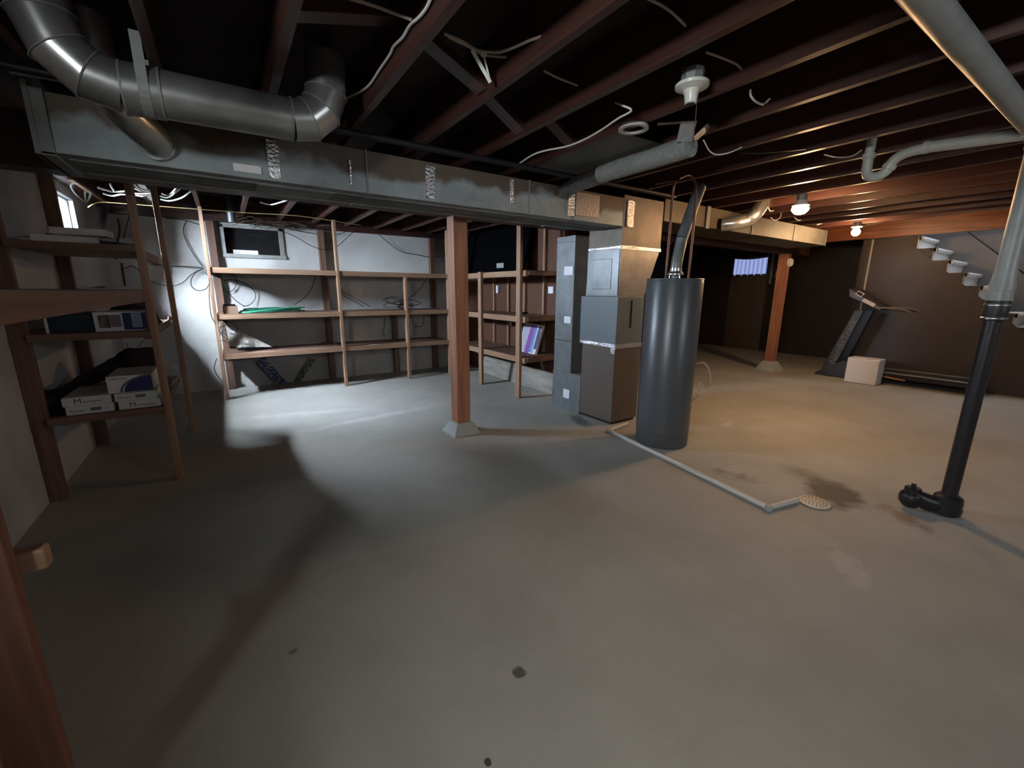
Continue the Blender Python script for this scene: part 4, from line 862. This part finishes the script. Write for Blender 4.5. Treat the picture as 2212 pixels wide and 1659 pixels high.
# stairs
SX0, SX1 = 9.0, 9.92
pan = [(2.76, 0), (2.76, 2.264), (2.345, 2.264), (1.304, 1.305), (.35, .387), (-.05, 0)]
struct('wall_stair_side', MB().prism(pan, 'x', SX0-.02, SX0), stairp_m, label='dark brown panel enclosing the side of the stairs')
struct('wall_stair_back', MB().box(SX1, SX1+.1, Y0, 2.8, 0, 3.6), grayw_m, label='grey wall on the far side of the stairs')
struct('wall_stair_end', MB().box(SX0, SX1, 2.76, 2.84, 0, 3.6), dark_m)
struct('trim_9', MB().box(SX0-.035, SX0-.0205, 2.69, 2.715, .7, 2.26), mat('pale_edge_strip', (.42, .38, .30), .5), label='thin pale strip along the corner of the stair panel')
st = thing('staircase', (9.45, 1.0, 0), 'carpeted white stairs descending behind the dark side panel', 'stairs')
rise, run = .1875, .194
for k in range(13):
    zt = 2.263 - rise*k; yn = 2.105 - run*k
    if zt < .05: break
    mb = MB().box(SX0+.03, SX1-.005, yn+.02, yn+run+.05, zt-.06, zt)
    mb.tube([(SX0+.03, yn+.022, zt-.03), (SX1-.005, yn+.022, zt-.03)], .03, 14)
    obj('tread', mb, carpet_m, st, smooth=True)
    obj('riser', MB().box(SX0+.03, SX1-.005, yn+.035, yn+run+.05, max(0, zt-rise), zt-.0605), carpet_m, st)
    obj('skirt_board', MB().box(SX0+.012, SX0+.029, yn+.055, yn+run+.06, max(0, zt-rise-.02), zt-.002), stairp_m, st)
single('handrail', MB().tube([(SX1-.06, 2.4, 2.95), (SX1-.06, .2, .83)], .012, 10), blkpl_m, 'thin dark handrail on the grey wall above the stairs', 'handrail', smooth=True)

# treadmill
tm = thing('treadmill', (8.7, 2.1, 0), 'dark treadmill parked along the stair panel', 'treadmill')
obj('base_shroud', MB().prism([(3.03, .004), (3.03, .04), (2.66, .30), (2.30, .28), (2.25, .004)], 'x', 8.45, 8.95), mat('treadmill_grey_black', (.022, .024, .026), .5), tm, .01)
obj('running_deck', MB().box(8.47, 8.93, 1.12, 2.6, .10, .17), blkpl_m, tm, .01)
obj('deck_end', MB().box(8.46, 8.94, 1.08, 1.2, .02, .18), blkpl_m, tm, .01)
for x in (8.45, 8.93): obj('side_rail', MB().box(x-.012, x+.03, 1.12, 2.5, .175, .195), mat('grey_rail', (.25, .25, .26), .3, .4), tm, .003)
up_m = mat('treadmill_upright', (.03, .032, .034), .45)
for x in (8.47, 8.92):
    obj('upright', MB().hexa([(x-.025, 2.78, .10), (x+.025, 2.78, .10), (x+.025, 2.95, .10), (x-.025, 2.95, .10)], [(x-.025, 2.50, 1.12), (x+.025, 2.50, 1.12), (x+.025, 2.62, 1.12), (x-.025, 2.62, 1.12)]), up_m, tm, .01)
lettering('printed_word', 'NordicTrack', .15, (8.442, 2.70, .60), (0, -.27, 1), (0, 1, .27), mat('silver_print', (.13, .135, .13), .6), tm)
cs = obj('console', MB().hexa([(8.42, 2.30, 1.13), (8.98, 2.30, 1.13), (8.98, 2.72, 1.34), (8.42, 2.72, 1.34)], [(8.42, 2.27, 1.16), (8.98, 2.27, 1.16), (8.98, 2.74, 1.47), (8.42, 2.74, 1.47)]), mat('console_plum', (.045, .03, .035), .4), tm, .012)
T = Matrix.Translation((8.415, 2.5, 1.30)) @ Matrix.Rotation(.50, 4, 'X')
obj('console_display', MB().box(-.004, .002, .06, .16, .0, .012, T).box(-.004, .002, .06, .16, .058, .07, T).box(-.004, .002, .06, .068, .0, .07, T).box(-.004, .002, .152, .16, .0, .07, T), mat('display_edge', (.42, .38, .40), .4), cs)
obj('console_papers', MB().box(-.005, .003, -.16, .02, -.045, .01, T), mat('paper_grey', (.42, .38, .37), .6), cs)
for x in (8.45, 8.94): obj('handrail', MB().tube([(x, 2.40, 1.18), (x, 2.2, 1.17), (x, 2.02, 1.155), (x, 1.95, 1.12)], .014, 10, smooth=3), mat('rail_brown', (.10, .08, .065), .35), tm, smooth=True)
obj('deck_motor_cap', MB().box(8.50, 8.90, 2.35, 2.85, .02, .24), up_m, tm, .01)
hb = thing('white_heater_box', (8.28, 2.3, 0), 'white box-shaped appliance standing before the treadmill', 'appliance')
hc = obj('cabinet', MB().box(8.15, 8.42, 2.10, 2.505, .004, .40), mat('offwhite_enamel', (.66, .61, .58), .45), hb, .012)
obj('indicator_light', MB().box(8.152, 8.165, 2.29, 2.31, .4005, .404), mat('violet_led', (.2, .2, 1), .4, emit=((.35, .3, 1), 2.5)), hc)
single('wooden_stick', MB().tube([(8.44, 2.09, .12), (8.43, 1.83, .10)], .014, 10), mat('orange_wood', (.40, .17, .07), .5), 'orange wooden stick poking out behind the white box', 'stick', smooth=True)
